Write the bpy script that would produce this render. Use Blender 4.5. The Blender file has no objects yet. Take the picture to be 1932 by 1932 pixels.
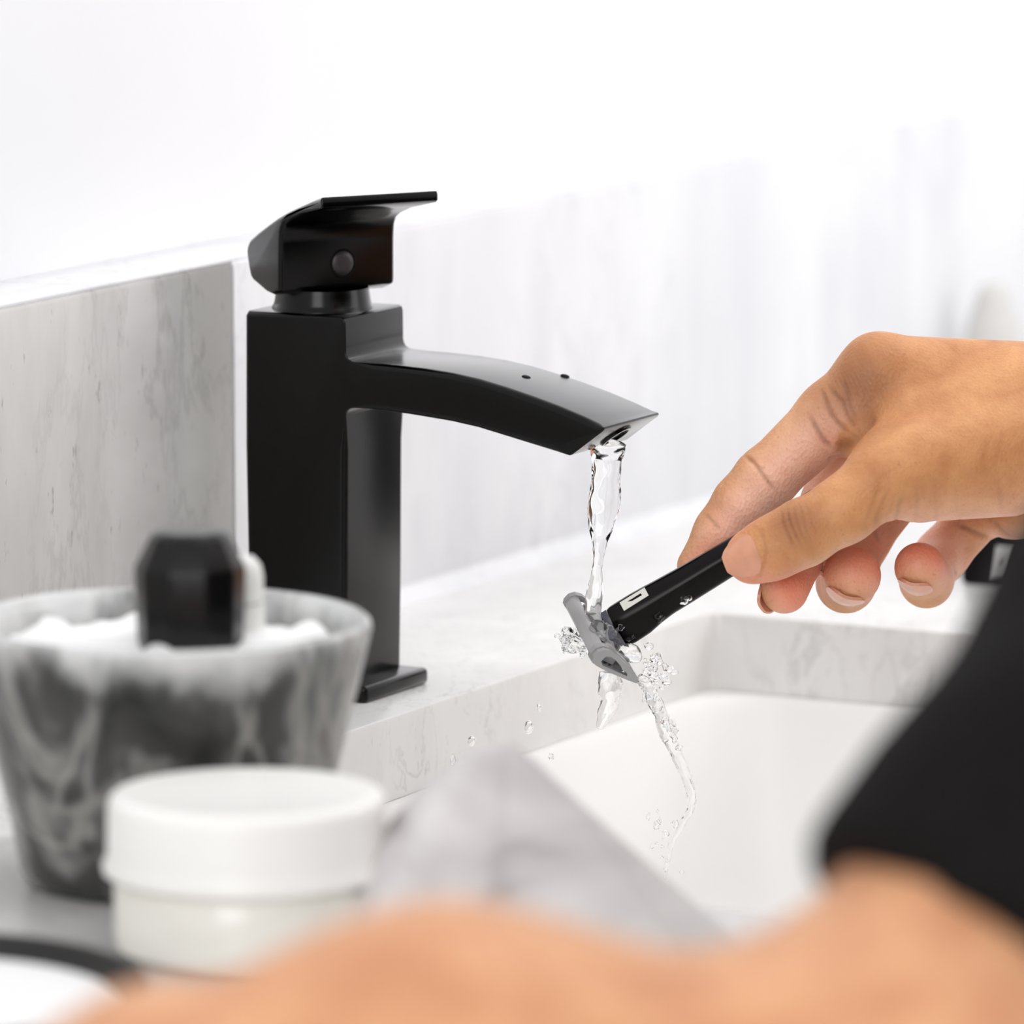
import bpy, bmesh, math, random
import numpy as np
from mathutils import Vector, Matrix

SC = bpy.context.scene
COL = SC.collection
rng = np.random.default_rng(7)
random.seed(7)

# ------------------------------------------------------------------ camera, world, light, exposure
# World: X runs along the back wall (away from the camera), +Y goes into that wall, Z is up,
# the origin is on the counter under the tap, units are metres.
F_PX = 13000.0
PITCH, YAW = math.radians(8.75), math.radians(62)
FWD = np.array([math.sin(YAW) * math.cos(PITCH), math.cos(YAW) * math.cos(PITCH), -math.sin(PITCH)])
RIGHT = np.array([math.cos(YAW), -math.sin(YAW), 0.0])
UP = np.cross(RIGHT, FWD)
CAM = np.array([-2.1412, -1.2156, 0.4430])

cam_d = bpy.data.cameras.new('camera')
cam = bpy.data.objects.new('camera', cam_d)
COL.objects.link(cam)
cam.matrix_world = Matrix(((RIGHT[0], UP[0], -FWD[0], CAM[0]), (RIGHT[1], UP[1], -FWD[1], CAM[1]),
                           (RIGHT[2], UP[2], -FWD[2], CAM[2]), (0, 0, 0, 1)))
cam_d.sensor_width = 36.0
cam_d.lens = 36.0 * F_PX / 1932.0
cam_d.clip_start, cam_d.clip_end = 0.05, 50
cam_d.dof.use_dof = True
cam_d.dof.focus_distance = 2.415
cam_d.dof.aperture_fstop = 0.001 * cam_d.lens / 0.030 
SC.camera = cam

world = bpy.data.worlds.new('world')
SC.world = world
world.use_nodes = True
world.node_tree.nodes['Background'].inputs['Color'].default_value = (0.985, 0.99, 1.0, 1)
world.node_tree.nodes['Background'].inputs['Strength'].default_value = 0.72


def area_light(name, loc, target, size, power, color=(1, 1, 1)):
    d = bpy.data.lights.new(name, 'AREA')
    d.shape = 'RECTANGLE'
    d.size, d.size_y = size
    d.energy = power
    d.color = color
    o = bpy.data.objects.new(name, d)
    o.location = loc
    o.rotation_euler = (Vector(target) - Vector(loc)).to_track_quat('-Z', 'Y').to_euler()
    COL.objects.link(o)
    return o


area_light('ceiling_light', (0.25, -0.75, 1.55), (0.1, -0.2, 0), (1.6, 1.4), 8, (1, 0.985, 0.96))
area_light('wall_wash_fill', (0.75, -0.42, 1.0), (0.55, 0.105, 0.45), (0.9, 0.25), 1.3, (1, 0.99, 0.98))  # added fill that brightens the wall above the ledge, no actual fixture
area_light('window_light', (1.3, -2.3, 0.9), (0.1, 0, 0.1), (1.5, 1.4), 17, (0.97, 0.985, 1))

area_light('camera_side_fill', (-4.3, -1.3, 1.5), (0.1, -0.2, 0.02), (1.8, 1.8), 44, (0.985, 0.99, 1))  # added fill from behind the camera, lifts the faces turned toward it

SC.view_settings.view_transform = 'Standard'
SC.view_settings.look = 'None'
SC.view_settings.gamma = 1
SC.view_settings.use_curve_mapping = False
SC.view_settings.exposure = 0.25


# ------------------------------------------------------------------ helpers
def at(px, py, d):
    """A real point: the sight line of photo pixel (px, py) at distance d along the view axis."""
    return CAM + d * (FWD + (px - 966) / F_PX * RIGHT - (py - 966) / F_PX * UP)


def on_plane(px, py, axis, v):
    k = FWD + (px - 966) / F_PX * RIGHT - (py - 966) / F_PX * UP
    return CAM + k * (v - CAM[axis]) / k[axis]


def proj(P):
    q = np.asarray(P) - CAM
    d = q @ FWD
    return 966 + F_PX * (q @ RIGHT) / d, 966 - F_PX * (q @ UP) / d, d


def put(o, parent=None):
    COL.objects.link(o)
    if parent is not None:
        o.parent = parent
    return o


def tag(o, label=None, cat=None, group=None, kind=None):
    if label: o['label'] = label
    if cat: o['category'] = cat
    if group: o['group'] = group
    if kind: o['kind'] = kind
    return o


def empty(name, loc=(0, 0, 0), rz=0.0):
    o = bpy.data.objects.new(name, None)
    o.empty_display_size = 0.02
    o.location = loc
    o.rotation_euler = (0, 0, rz)
    return put(o)


def mesh_obj(name, verts, faces, mat, parent=None, smooth=True, auto=None):
    me = bpy.data.meshes.new(name)
    me.from_pydata([tuple(map(float, v)) for v in verts], [], [tuple(map(int, f)) for f in faces])
    me.materials.append(mat)
    me.update()
    if smooth:
        me.polygons.foreach_set('use_smooth', [True] * len(me.polygons))
    if auto is not None:
        me.set_sharp_from_angle(angle=math.radians(auto))
    return put(bpy.data.objects.new(name, me), parent)


def bm_obj(name, bm, mat, parent=None, smooth=True, auto=40):
    me = bpy.data.meshes.new(name)
    bmesh.ops.recalc_face_normals(bm, faces=bm.faces)
    bm.to_mesh(me)
    bm.free()
    me.materials.append(mat)
    if smooth:
        me.polygons.foreach_set('use_smooth', [True] * len(me.polygons))
        me.set_sharp_from_angle(angle=math.radians(auto))
    return put(bpy.data.objects.new(name, me), parent)


def box_bm(lo, hi, bevel=0.0, seg=2, bm=None):
    bm = bm or bmesh.new()
    r = bmesh.ops.create_cube(bm, size=1)
    vs = r['verts']
    for v in vs:
        v.co = Vector([lo[i] + (v.co[i] + 0.5) * (hi[i] - lo[i]) for i in range(3)])
    if bevel > 0:
        es = list({e for v in vs for e in v.link_edges})
        bmesh.ops.bevel(bm, geom=es, offset=bevel, segments=seg, profile=0.5, affect='EDGES')
    return bm


def prism_bm(poly, lo, hi, frame=None, bevel=0.0, seg=3, bevel_caps=True):
    """Extrude a closed 2-D outline (a, b) along c from lo to hi; frame maps (a, b, c) to xyz."""
    frame = frame or (lambda a, b, c: (c, a, b))
    bm = bmesh.new()
    v0 = [bm.verts.new(frame(a, b, lo)) for a, b in poly]
    v1 = [bm.verts.new(frame(a, b, hi)) for a, b in poly]
    n = len(poly)
    f0 = bm.faces.new(v0)
    f1 = bm.faces.new(v1[::-1])
    for i in range(n):
        bm.faces.new((v0[i], v1[i], v1[(i + 1) % n], v0[(i + 1) % n]))
    bmesh.ops.recalc_face_normals(bm, faces=bm.faces)
    if bevel > 0:
        es = set(f0.edges) | set(f1.edges) if bevel_caps else set(bm.edges)
        bmesh.ops.bevel(bm, geom=list(es), offset=bevel, segments=seg, profile=0.5, affect='EDGES', clamp_overlap=True)
    return bm


def rounded_prism(poly, hw, b, frame, small=0.0006, gap=0.0016, n=5):
    """Extrude an outline symmetrically with rounded side edges; tight corners get a smaller radius."""
    P = np.array(poly, float)
    m = len(P)
    e = np.roll(P, -1, 0) - P
    ln = np.linalg.norm(e, axis=1)
    area = 0.5 * np.sum(P[:, 0] * np.roll(P[:, 1], -1) - np.roll(P[:, 0], -1) * P[:, 1])
    nrm = np.stack([e[:, 1], -e[:, 0]], 1) / ln[:, None] * np.sign(area)
    vn = nrm + np.roll(nrm, 1, 0)
    vn /= np.linalg.norm(vn, axis=1)[:, None]
    bb = np.where(np.minimum(ln, np.roll(ln, 1)) > gap, b, small)
    bm = bmesh.new()
    rings = []
    for side in (-1, 1):
        for k in (range(n, -1, -1) if side < 0 else range(n + 1)):
            t = 0.5 * math.pi * k / n
            off = bb * (1 - math.cos(t))
            c = side * (hw - bb + bb * math.sin(t))
            Q = P - vn * off[:, None]
            rings.append([bm.verts.new(frame(Q[i, 0], Q[i, 1], c[i])) for i in range(m)])
    for a, d in zip(rings, rings[1:]):
        for i in range(m):
            j = (i + 1) % m
            bm.faces.new((a[i], d[i], d[j], a[j]))
    bm.faces.new(rings[0])
    bm.faces.new(rings[-1][::-1])
    return bm


def lathe_bm(profile, n=64, center=(0, 0, 0), bm=None):
    """Revolve (radius, z) pairs; a radius of 0 closes the end."""
    bm = bm or bmesh.new()
    rings = []
    for rr, z in profile:
        if rr <= 1e-7:
            rings.append([bm.verts.new((center[0], center[1], center[2] + z))])
        else:
            rings.append([bm.verts.new((center[0] + rr * math.cos(2 * math.pi * i / n),
                                        center[1] + rr * math.sin(2 * math.pi * i / n), center[2] + z)) for i in range(n)])
    for a, b in zip(rings, rings[1:]):
        for i in range(n):
            j = (i + 1) % n
            if len(a) == 1 and len(b) == 1:
                continue
            if len(a) == 1:
                bm.faces.new((a[0], b[j], b[i]))
            elif len(b) == 1:
                bm.faces.new((a[i], a[j], b[0]))
            else:
                bm.faces.new((a[i], a[j], b[j], b[i]))
    return bm


def loft(rings, close=True):
    """Rings of equal length -> verts, faces of a tube with closed ends."""
    n = len(rings[0])
    verts = [p for ring in rings for p in ring]
    faces = []
    for k in range(len(rings) - 1):
        for i in range(n):
            j = (i + 1) % n
            faces.append((k * n + i, k * n + j, (k + 1) * n + j, (k + 1) * n + i))
    if close:
        faces.append(tuple(range(n))[::-1])
        faces.append(tuple((len(rings) - 1) * n + i for i in range(n)))
    return verts, faces


# ------------------------------------------------------------------ materials
def lin(c):
    return tuple(((v / 255) / 12.92 if v / 255 <= 0.04045 else ((v / 255 + 0.055) / 1.055) ** 2.4) for v in c) + (1,)


class NT:
    def __init__(self, name):
        self.m = bpy.data.materials.new(name)
        self.m.use_nodes = True
        self.t = self.m.node_tree
        self.b = self.t.nodes['Principled BSDF']

    def n(self, kind, **kw):
        nd = self.t.nodes.new(kind)
        for k, v in kw.items():
            if hasattr(nd, k) and not isinstance(getattr(type(nd), k, None), property) and k not in nd.inputs:
                setattr(nd, k, v)
            else:
                nd.inputs[k.replace('_', ' ')].default_value = v
        return nd

    def l(self, a, b):
        self.t.links.new(a, b)

    def coords(self, scale=(1, 1, 1), rot=(0, 0, 0), obj=True):
        tc = self.t.nodes.new('ShaderNodeTexCoord')
        mp = self.t.nodes.new('ShaderNodeMapping')
        mp.inputs['Scale'].default_value = scale
        mp.inputs['Rotation'].default_value = rot
        self.l(tc.outputs['Object' if obj else 'Generated'], mp.inputs['Vector'])
        return mp.outputs['Vector']

    def noise(self, vec, scale, detail=4, rough=0.5, dist=0.0):
        nd = self.t.nodes.new('ShaderNodeTexNoise')
        nd.inputs['Scale'].default_value = scale
        nd.inputs['Detail'].default_value = detail
        nd.inputs['Roughness'].default_value = rough
        nd.inputs['Distortion'].default_value = dist
        if vec is not None:
            self.l(vec, nd.inputs['Vector'])
        return nd.outputs['Fac']

    def ramp(self, fac, stops, interp='LINEAR'):
        nd = self.t.nodes.new('ShaderNodeValToRGB')
        nd.color_ramp.interpolation = interp
        els = nd.color_ramp.elements
        while len(els) > 1:
            els.remove(els[-1])
        for i, (p, c) in enumerate(stops):
            e = els[0] if i == 0 else els.new(p)
            e.position = p
            e.color = c if len(c) == 4 else tuple(c) + (1,)
        self.l(fac, nd.inputs['Fac'])
        return nd.outputs['Color']

    def mix(self, fac, a, b, mode='MIX'):
        nd = self.t.nodes.new('ShaderNodeMix')
        nd.data_type = 'RGBA'
        nd.blend_type = mode
        for s, v in ((0, fac), (6, a), (7, b)):
            if hasattr(v, 'is_linked'):
                self.l(v, nd.inputs[s])
            elif s == 0:
                nd.inputs[0].default_value = v
            else:
                nd.inputs[s].default_value = v
        return nd.outputs[2]

    def bump(self, h, strength, dist):
        nd = self.t.nodes.new('ShaderNodeBump')
        nd.inputs['Strength'].default_value = strength
        nd.inputs['Distance'].default_value = dist
        self.l(h, nd.inputs['Height'])
        self.l(nd.outputs['Normal'], self.b.inputs['Normal'])


def plain(name, rgb, rough=0.5, spec=0.5, metal=0.0, noise=0.0, nscale=40):
    t = NT(name)
    c = lin(rgb)
    if noise:
        f = t.noise(t.coords(), nscale, 3)
        a = tuple(min(1, v * (1 - noise)) for v in c[:3]) + (1,)
        b = tuple(min(1, v * (1 + noise)) for v in c[:3]) + (1,)
        t.l(t.ramp(f, [(0.3, a), (0.7, b)]), t.b.inputs['Base Color'])
    else:
        t.b.inputs['Base Color'].default_value = c
    t.b.inputs['Roughness'].default_value = rough
    t.b.inputs['Specular IOR Level'].default_value = spec
    t.b.inputs['Metallic'].default_value = metal
    return t.m


def marble(name, light, mid, dark, stretch=(26, 26, 9), rough=0.22, vein=0.6, tone=None, speck=True, swirl=1.0):
    """Cloudy white marble: streaky clouds, thin veins, small dark flecks; tone is a ramp along X."""
    t = NT(name)
    v = t.coords(stretch, (0, math.radians(14), 0))
    cl = t.noise(v, 0.55, 5, 0.6, 0.6 * swirl)
    base = t.ramp(cl, [(0.36, lin(mid)), (0.55, lin(light)), (0.75, lin(light))])
    big = t.noise(t.coords((7, 7, 3)), 1.0, 3, 0.5, 0.3)
    base = t.mix(t.ramp(big, [(0.42, (0, 0, 0)), (0.68, (0.8, 0.8, 0.8))]), base, lin(mid))
    vn = t.noise(v, 1.1, 6, 0.62, 1.2 * swirl)
    band = t.ramp(vn, [(0.475, (0, 0, 0)), (0.5, (1, 1, 1)), (0.525, (0, 0, 0))])
    msk = t.ramp(t.noise(v, 0.35, 2), [(0.45, (0, 0, 0)), (0.7, (vein, vein, vein))])
    fac = t.mix(1.0, band, msk, 'MULTIPLY')
    base = t.mix(fac, base, lin(dark))
    if speck:
        v2 = t.coords((60, 60, 17), (0, math.radians(18), 0))
        sp = t.ramp(t.noise(v2, 4.0, 3, 0.7), [(0.64, (0, 0, 0)), (0.72, (0.55, 0.55, 0.55))])
        base = t.mix(sp, base, lin(dark))
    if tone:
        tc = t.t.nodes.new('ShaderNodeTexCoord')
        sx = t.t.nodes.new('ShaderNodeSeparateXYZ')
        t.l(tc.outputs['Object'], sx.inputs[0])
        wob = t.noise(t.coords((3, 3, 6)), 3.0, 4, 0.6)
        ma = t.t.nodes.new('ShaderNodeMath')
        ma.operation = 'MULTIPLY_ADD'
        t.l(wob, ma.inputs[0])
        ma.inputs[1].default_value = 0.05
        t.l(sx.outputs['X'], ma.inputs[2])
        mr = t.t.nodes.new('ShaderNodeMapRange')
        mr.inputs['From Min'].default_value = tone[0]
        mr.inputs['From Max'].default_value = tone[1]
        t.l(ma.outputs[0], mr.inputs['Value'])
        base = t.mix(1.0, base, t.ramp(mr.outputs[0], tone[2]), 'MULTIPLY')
    t.l(base, t.b.inputs['Base Color'])
    t.b.inputs['Roughness'].default_value = rough
    return t.m


M_wall = plain('wall_paint', (238, 238, 240), 0.8, 0.2, noise=0.015, nscale=6)
M_floor = plain('floor_stone', (205, 200, 195), 0.5, 0.3, noise=0.08, nscale=5)
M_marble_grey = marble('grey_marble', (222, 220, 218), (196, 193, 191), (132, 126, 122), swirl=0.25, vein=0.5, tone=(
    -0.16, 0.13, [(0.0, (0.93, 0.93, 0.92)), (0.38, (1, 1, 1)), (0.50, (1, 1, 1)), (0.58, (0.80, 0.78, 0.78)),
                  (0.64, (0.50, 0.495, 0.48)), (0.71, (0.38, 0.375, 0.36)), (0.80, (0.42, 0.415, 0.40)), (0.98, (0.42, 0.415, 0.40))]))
M_marble_white = marble('white_marble', (234, 234, 236), (219, 219, 223), (192, 193, 199), vein=0.5, speck=False, swirl=0.4)
M_counter = marble('counter_marble', (238, 237, 236), (224, 223, 221), (168, 166, 164), stretch=(30, 30, 14), vein=0.5)
M_ceramic = plain('white_ceramic', (246, 246, 245), 0.38, 0.4)
M_black = plain('black_tap_coating', (16, 15, 15), 0.22, 0.5, 1.0, noise=0.05, nscale=300)
_b = M_black.node_tree.nodes['Principled BSDF'].inputs
_b['Coat Weight'].default_value = 1.0
_b['Coat IOR'].default_value = 1.27
_b['Coat Roughness'].default_value = 0.2
M_hole = plain('dark_hole', (6, 6, 6), 0.6, 0.1)
M_chrome = plain('aerator_metal', (170, 168, 166), 0.2, 0.5, 1.0)

# ------------------------------------------------------------------ the room
def structure(name, bm, mat, label=None):
    return tag(bm_obj(name, bm, mat, smooth=False), label, None, None, 'structure')


COUNTER_Y0, COUNTER_X0, COUNTER_X1 = -0.53, -1.35, 1.5
SPLASH_Y, LEDGE_Y, SPLASH_Z = 0.065, 0.105, 0.1465
structure('wall_back', box_bm((-3.2, LEDGE_Y, -0.86), (1.6, LEDGE_Y + 0.12, 2.0)), M_wall, 'white painted wall above the marble ledge')
structure('wall_right', box_bm((1.5, -2.6, -0.86), (1.62, LEDGE_Y, 2.0)), M_wall, 'white side wall at the far end of the counter')
structure('floor', box_bm((-3.2, -2.6, -0.92), (1.62, LEDGE_Y + 0.12, -0.86)), M_floor, 'pale stone bathroom floor')

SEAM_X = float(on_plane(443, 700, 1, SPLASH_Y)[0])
tr = tag(empty('trim_1', (0, LEDGE_Y, 0)), 'marble backsplash ledge along the back wall', None, None, 'structure')
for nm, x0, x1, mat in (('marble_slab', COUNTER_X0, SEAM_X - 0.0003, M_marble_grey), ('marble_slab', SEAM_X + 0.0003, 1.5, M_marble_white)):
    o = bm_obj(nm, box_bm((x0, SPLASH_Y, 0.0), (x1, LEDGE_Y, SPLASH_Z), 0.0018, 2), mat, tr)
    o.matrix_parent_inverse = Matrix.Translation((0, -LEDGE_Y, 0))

o = bm_obj('lit_ledge_top', box_bm((COUNTER_X0, SPLASH_Y + 0.0016, SPLASH_Z - 0.0002), (1.5, LEDGE_Y, SPLASH_Z + 0.0012), 0.0005, 2), M_marble_white, tr)  # whiter overlay: the stronger light on the ledge top put into its colour
o.matrix_parent_inverse = Matrix.Translation((0, -LEDGE_Y, 0))
tag(bm_obj('trim_2', prism_bm([(SPLASH_Y, 0.0), (SPLASH_Y - 0.006, 0.0), (SPLASH_Y - 0.004, 0.0018), (SPLASH_Y - 0.0018, 0.004), (SPLASH_Y, 0.006)], COUNTER_X0, 1.5), M_marble_white),
    'added white bead softening the shade line where the counter meets the backsplash', None, None, 'structure')  # bead put in only to soften the dark contact shade along the joint

# ------------------------------------------------------------------ countertop with the sink cut-out
SX0, SX1, SY0, SY1 = -0.277, 0.212, -0.40, -0.051
SLAB = 0.030


def rounded_rect(x0, x1, y0, y1, rad, n=6):
    pts = []
    for cx, cy, a0 in ((x1 - rad, y1 - rad, 0), (x0 + rad, y1 - rad, 90), (x0 + rad, y0 + rad, 180), (x1 - rad, y0 + rad, 270)):
        for i in range(n + 1):
            a = math.radians(a0 + 90 * i / n)
            pts.append((cx + rad * math.cos(a), cy + rad * math.sin(a)))
    return pts


def slab_with_hole(outer, hole, z0, z1, bevel):
    bm = bmesh.new()
    n = len(hole)
    # outer loop sampled to pair with the hole points
    ox0, ox1, oy0, oy1 = outer
    cx, cy = (SX0 + SX1) / 2, (SY0 + SY1) / 2
    out = []
    for hx, hy in hole:
        dx, dy = hx - cx, hy - cy
        ts = []
        if dx > 1e-9: ts.append((ox1 - cx) / dx)
        if dx < -1e-9: ts.append((ox0 - cx) / dx)
        if dy > 1e-9: ts.append((oy1 - cy) / dy)
        if dy < -1e-9: ts.append((oy0 - cy) / dy)
        s = min(ts)
        out.append([cx + dx * s, cy + dy * s])
    for c in ((ox0, oy0), (ox0, oy1), (ox1, oy0), (ox1, oy1)):   # snap the nearest to the true corners
        i = min(range(n), key=lambda k: (out[k][0] - c[0]) ** 2 + (out[k][1] - c[1]) ** 2)
        out[i] = list(c)
    loops = {}
    for key, pts, z in (('ht', hole, z1), ('hb', hole, z0), ('ot', out, z1), ('ob', out, z0)):
        loops[key] = [bm.verts.new((p[0], p[1], z)) for p in pts]
    edges = []
    for i in range(n):
        j = (i + 1) % n
        bm.faces.new((loops['ht'][i], loops['ht'][j], loops['ot'][j], loops['ot'][i]))
        bm.faces.new((loops['hb'][i], loops['ob'][i], loops['ob'][j], loops['hb'][j]))
        f = bm.faces.new((loops['ht'][i], loops['hb'][i], loops['hb'][j], loops['ht'][j]))
        bm.faces.new((loops['ot'][i], loops['ot'][j], loops['ob'][j], loops['ob'][i]))
        edges.append(bm.edges.get((loops['ht'][i], loops['ht'][j])))
        edges.append(bm.edges.get((loops['ot'][i], loops['ot'][j])))
    bmesh.ops.recalc_face_normals(bm, faces=bm.faces)
    bmesh.ops.bevel(bm, geom=edges, offset=bevel, segments=2, profile=0.5, affect='EDGES')
    return bm


hole = rounded_rect(SX0, SX1, SY0, SY1, 0.006)
ct = bm_obj('countertop', slab_with_hole((COUNTER_X0, COUNTER_X1, COUNTER_Y0, LEDGE_Y), hole, -SLAB, 0.0, 0.0012), M_counter, auto=30)
tag(ct, 'white and grey marble countertop with a rectangular sink cut out of it', 'countertop')

# undermount basin: rounded tub under the cut-out
sink = tag(empty('sink_basin', ((SX0 + SX1) / 2, (SY0 + SY1) / 2, -SLAB - 0.14)), 'white ceramic undermount basin below the marble cut-out', 'sink')
rings = []
for z, off, rad in ((-0.0302, 0.022, 0.04), (-0.0302, -0.004, 0.03), (-0.035, -0.006, 0.032), (-0.10, -0.012, 0.04), (-0.135, -0.022, 0.05), (-0.150, -0.045, 0.06), (-0.155, -0.09, 0.06),
                    (-0.157, -0.14, 0.02)):
    rings.append([(x, y, z) for x, y in rounded_rect(SX0 - off, SX1 + off, SY0 - off, SY1 + off, rad, 8)])
v_in, f_in = loft(rings, close=False)
nr = len(rings[0])
f_in.append(tuple((len(rings) - 1) * nr + i for i in range(nr)))
outer = []
for z, off, rad in ((-0.157 - 0.012, -0.02, 0.06), (-0.13, 0.0, 0.05), (-0.042, 0.022, 0.04)):
    outer.append([(x, y, z) for x, y in rounded_rect(SX0 - off, SX1 + off, SY0 - off, SY1 + off, rad, 8)])
k0 = len(v_in)
vo, fo = loft(outer, close=False)
v_in += vo
f_in += [tuple(i + k0 for i in f) for f in fo]
f_in.append(tuple(k0 + i for i in range(nr))[::-1])
for i in range(nr):
    j = (i + 1) % nr
    f_in.append((k0 + 2 * nr + i, k0 + 2 * nr + j, j, i))
bowl_o = mesh_obj('bowl', v_in, f_in, M_ceramic, sink, auto=50)
bowl_o.matrix_parent_inverse = Matrix.Translation(-sink.location)
dr = bm_obj('drain', lathe_bm([(0, -0.1555), (0.018, -0.1555), (0.022, -0.1545), (0.023, -0.1565)], 32, ((SX0 + SX1) / 2, (SY0 + SY1) / 2, 0)), M_chrome, sink)
dr.matrix_parent_inverse = Matrix.Translation(-sink.location)

# vanity front under the counter (outside the frame, it carries the counter)
van = tag(bm_obj('vanity_cabinet', box_bm((COUNTER_X0 + 0.02, COUNTER_Y0 + 0.03, -0.86), (COUNTER_X1 - 0.001, COUNTER_Y0 + 0.05, -SLAB), 0.002), M_wall),
          'white vanity front panel carrying the marble countertop', 'cabinet')

# ------------------------------------------------------------------ the tap (millimetres, then scaled)
MM = 0.001
tap = tag(empty('basin_faucet', (0, 0, 0)), 'matte black square single lever basin faucet running water', 'faucet')


def arc(cx, cy, rad, a0, a1, n=5):
    return [(cx + rad * math.cos(math.radians(a0 + (a1 - a0) * i / n)), cy + rad * math.sin(math.radians(a0 + (a1 - a0) * i / n))) for i in range(n + 1)]


body = [(19.5, 5), (19.8, 40), (20.6, 90), (20.3, 137), (19.2, 138.6), (-19.6, 138.6), (-20.8, 138.0), (-21.3, 136.5), (-21.4, 128.0)]
body += arc(-25.0, 126.4, 3.6, 0, -90, 4)
body += [(-32, 122.75), (-41.5, 122.6), (-53, 122.2), (-64, 121.3), (-74.6, 119.8), (-85.2, 117.6), (-95.7, 115.1), (-106.2, 112.3), (-116.7, 109.0), (-122.5, 106.9),
         (-124.6, 106.0), (-125.0, 105.4), (-124.4, 104.6), (-112.4, 95.6), (-111.3, 95.1), (-106.2, 95.7), (-95.7, 97.9), (-85.2, 100.1), (-74.6, 102.3), (-64, 103.8), (-46.8, 105.3), (-32, 106.1)]
body += arc(-24.6, 103.0, 3.3, 90, 0, 4)
body += [(-21.3, 90), (-20.9, 40), (-20.2, 5)]
body = [(a * MM, b * MM) for a, b in body]
bmb = rounded_prism(body, 0.0215, 0.0024, lambda a, b, c: (c, a, b))
bm_obj('faucet_body', bmb, M_black, tap, auto=32)
# base plate
bm_obj('base_plate', box_bm((-0.0235, -0.0305, 0.0), (0.0235, 0.0225, 0.0062), 0.0018, 3), M_black, tap, auto=30)
# collar under the lever
bm_obj('collar', lathe_bm([(0, 0.1384), (0.0185, 0.1384), (0.0183, 0.1392), (0.0178, 0.1400), (0.0174, 0.1412), (0.0170, 0.1440), (0.0166, 0.1462), (0, 0.1462)], 72), M_black, tap)
# lever: built along its own forward axis, turned toward the viewer
ang = math.atan2(-0.838, -0.5446)           # forward direction in plan
LV = empty_rot = Matrix.Rotation(ang, 4, 'Z')
prof = [(44.0, 183.6), (44.6, 182.6), (44.6, 180.4), (43.8, 179.7), (27, 176.2), (18, 173.4), (14.0, 171.2), (12.4, 168.4), (11.9, 164), (11.8, 148.5), (11.3, 147.2), (10.0, 146.6), (5.4, 145.1), (-0.0, 145.6), (-10.5, 148.6), (-12.2, 149.8),
        (-13.6, 152.6), (-15.0, 156.5), (-15.4, 159.0), (-14.6, 161.2), (-12.5, 163.4), (-6, 166.6), (2, 170.2), (9, 173.2), (18, 176.4), (26.6, 179.0), (36, 181.8), (42.5, 183.6)]
bml = rounded_prism([(a * MM, b * MM) for a, b in prof], 0.0232, 0.0018, lambda a, b, c: (a, c, b), 0.0007, 0.0013)
lever = bm_obj('lever', bml, M_black, tap, auto=34)
lever.rotation_euler = (0, 0, ang)
# button on the lever front: forward is +x of the lever, its right is -y
bmn = lathe_bm([(0, 0.0011), (0.0022, 0.00105), (0.0036, 0.0008), (0.0043, 0.0002), (0.0044, -0.001)], 40)
bmesh.ops.transform(bmn, matrix=Matrix.Translation((0.0117, 0.0021, 0.1558)) @ Matrix.Rotation(math.radians(90), 4, 'Y'), verts=bmn.verts)
btn = bm_obj('button', bmn, plain('button_grey', (62, 57, 60), 0.45, 0.5, 0.6), lever)
bmn = lathe_bm([(0.0043, 0.0002), (0.0050, 0.0004), (0.0053, 0.0001), (0.0053, -0.001)], 40)
bmesh.ops.transform(bmn, matrix=Matrix.Translation((0.0117, 0.0021, 0.1558)) @ Matrix.Rotation(math.radians(90), 4, 'Y'), verts=bmn.verts)
bm_obj('button_ring', bmn, M_hole, lever)


def spout_z(y):
    ys = [p[0] for p in body if p[1] > 0.105 and p[0] < -0.03][:12]
    zs = [p[1] for p in body if p[1] > 0.105 and p[0] < -0.03][:12]
    return float(np.interp(-y, [-q for q in ys], zs))


for q in ((993, 710), (1066, 722)):
    pz = 0.118
    for _ in range(4):
        w = on_plane(q[0], q[1], 2, pz)
        pz = spout_z(w[1])
    bmn = lathe_bm([(0, 0.0004), (0.0012, 0.0004), (0.0016, 0.0002), (0.0018, -0.0006)], 24)
    bmesh.ops.transform(bmn, matrix=Matrix.Translation((w[0], w[1], pz)) @ Matrix.Rotation(math.radians(14), 4, 'X'), verts=bmn.verts)
    bm_obj('spout_hole', bmn, M_hole, tap)
# aerator in the slanted mouth
bma = lathe_bm([(0.0, 0.0002), (0.0046, 0.0002), (0.0050, 0.0010), (0.0060, 0.0010), (0.0064, 0.0004), (0.0064, -0.0008)], 40)
mouth = Vector((0, -0.1184, 0.1001))
dirn = Vector((0, -0.0120, 0.0090)).normalized()          # along the mouth
nrm = Vector((0, -dirn.z, dirn.y))                          # outward, down and forward
nrm = Vector((0, -0.0090, -0.0120)).normalized()
bmesh.ops.transform(bma, matrix=Matrix.Translation(mouth) @ nrm.to_track_quat('Z', 'Y').to_matrix().to_4x4(), verts=bma.verts)
bm_obj('aerator', bma, M_black, tap)

# ------------------------------------------------------------------ skin surfaces from blended tapered limbs
def smin(a, b, k):
    h = np.clip(0.5 + 0.5 * (b - a) / k, 0, 1)
    return b * (1 - h) + a * h - k * h * (1 - h)


def cone_d(P, a, b, ra, rb):
    a = np.asarray(a, np.float32)
    ba = np.asarray(b, np.float32) - a
    pa = P - a
    h = np.clip(pa @ ba / max(float(ba @ ba), 1e-9), 0, 1)
    return np.linalg.norm(pa - h[:, None] * ba, axis=1) - (ra + (rb - ra) * h)


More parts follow.
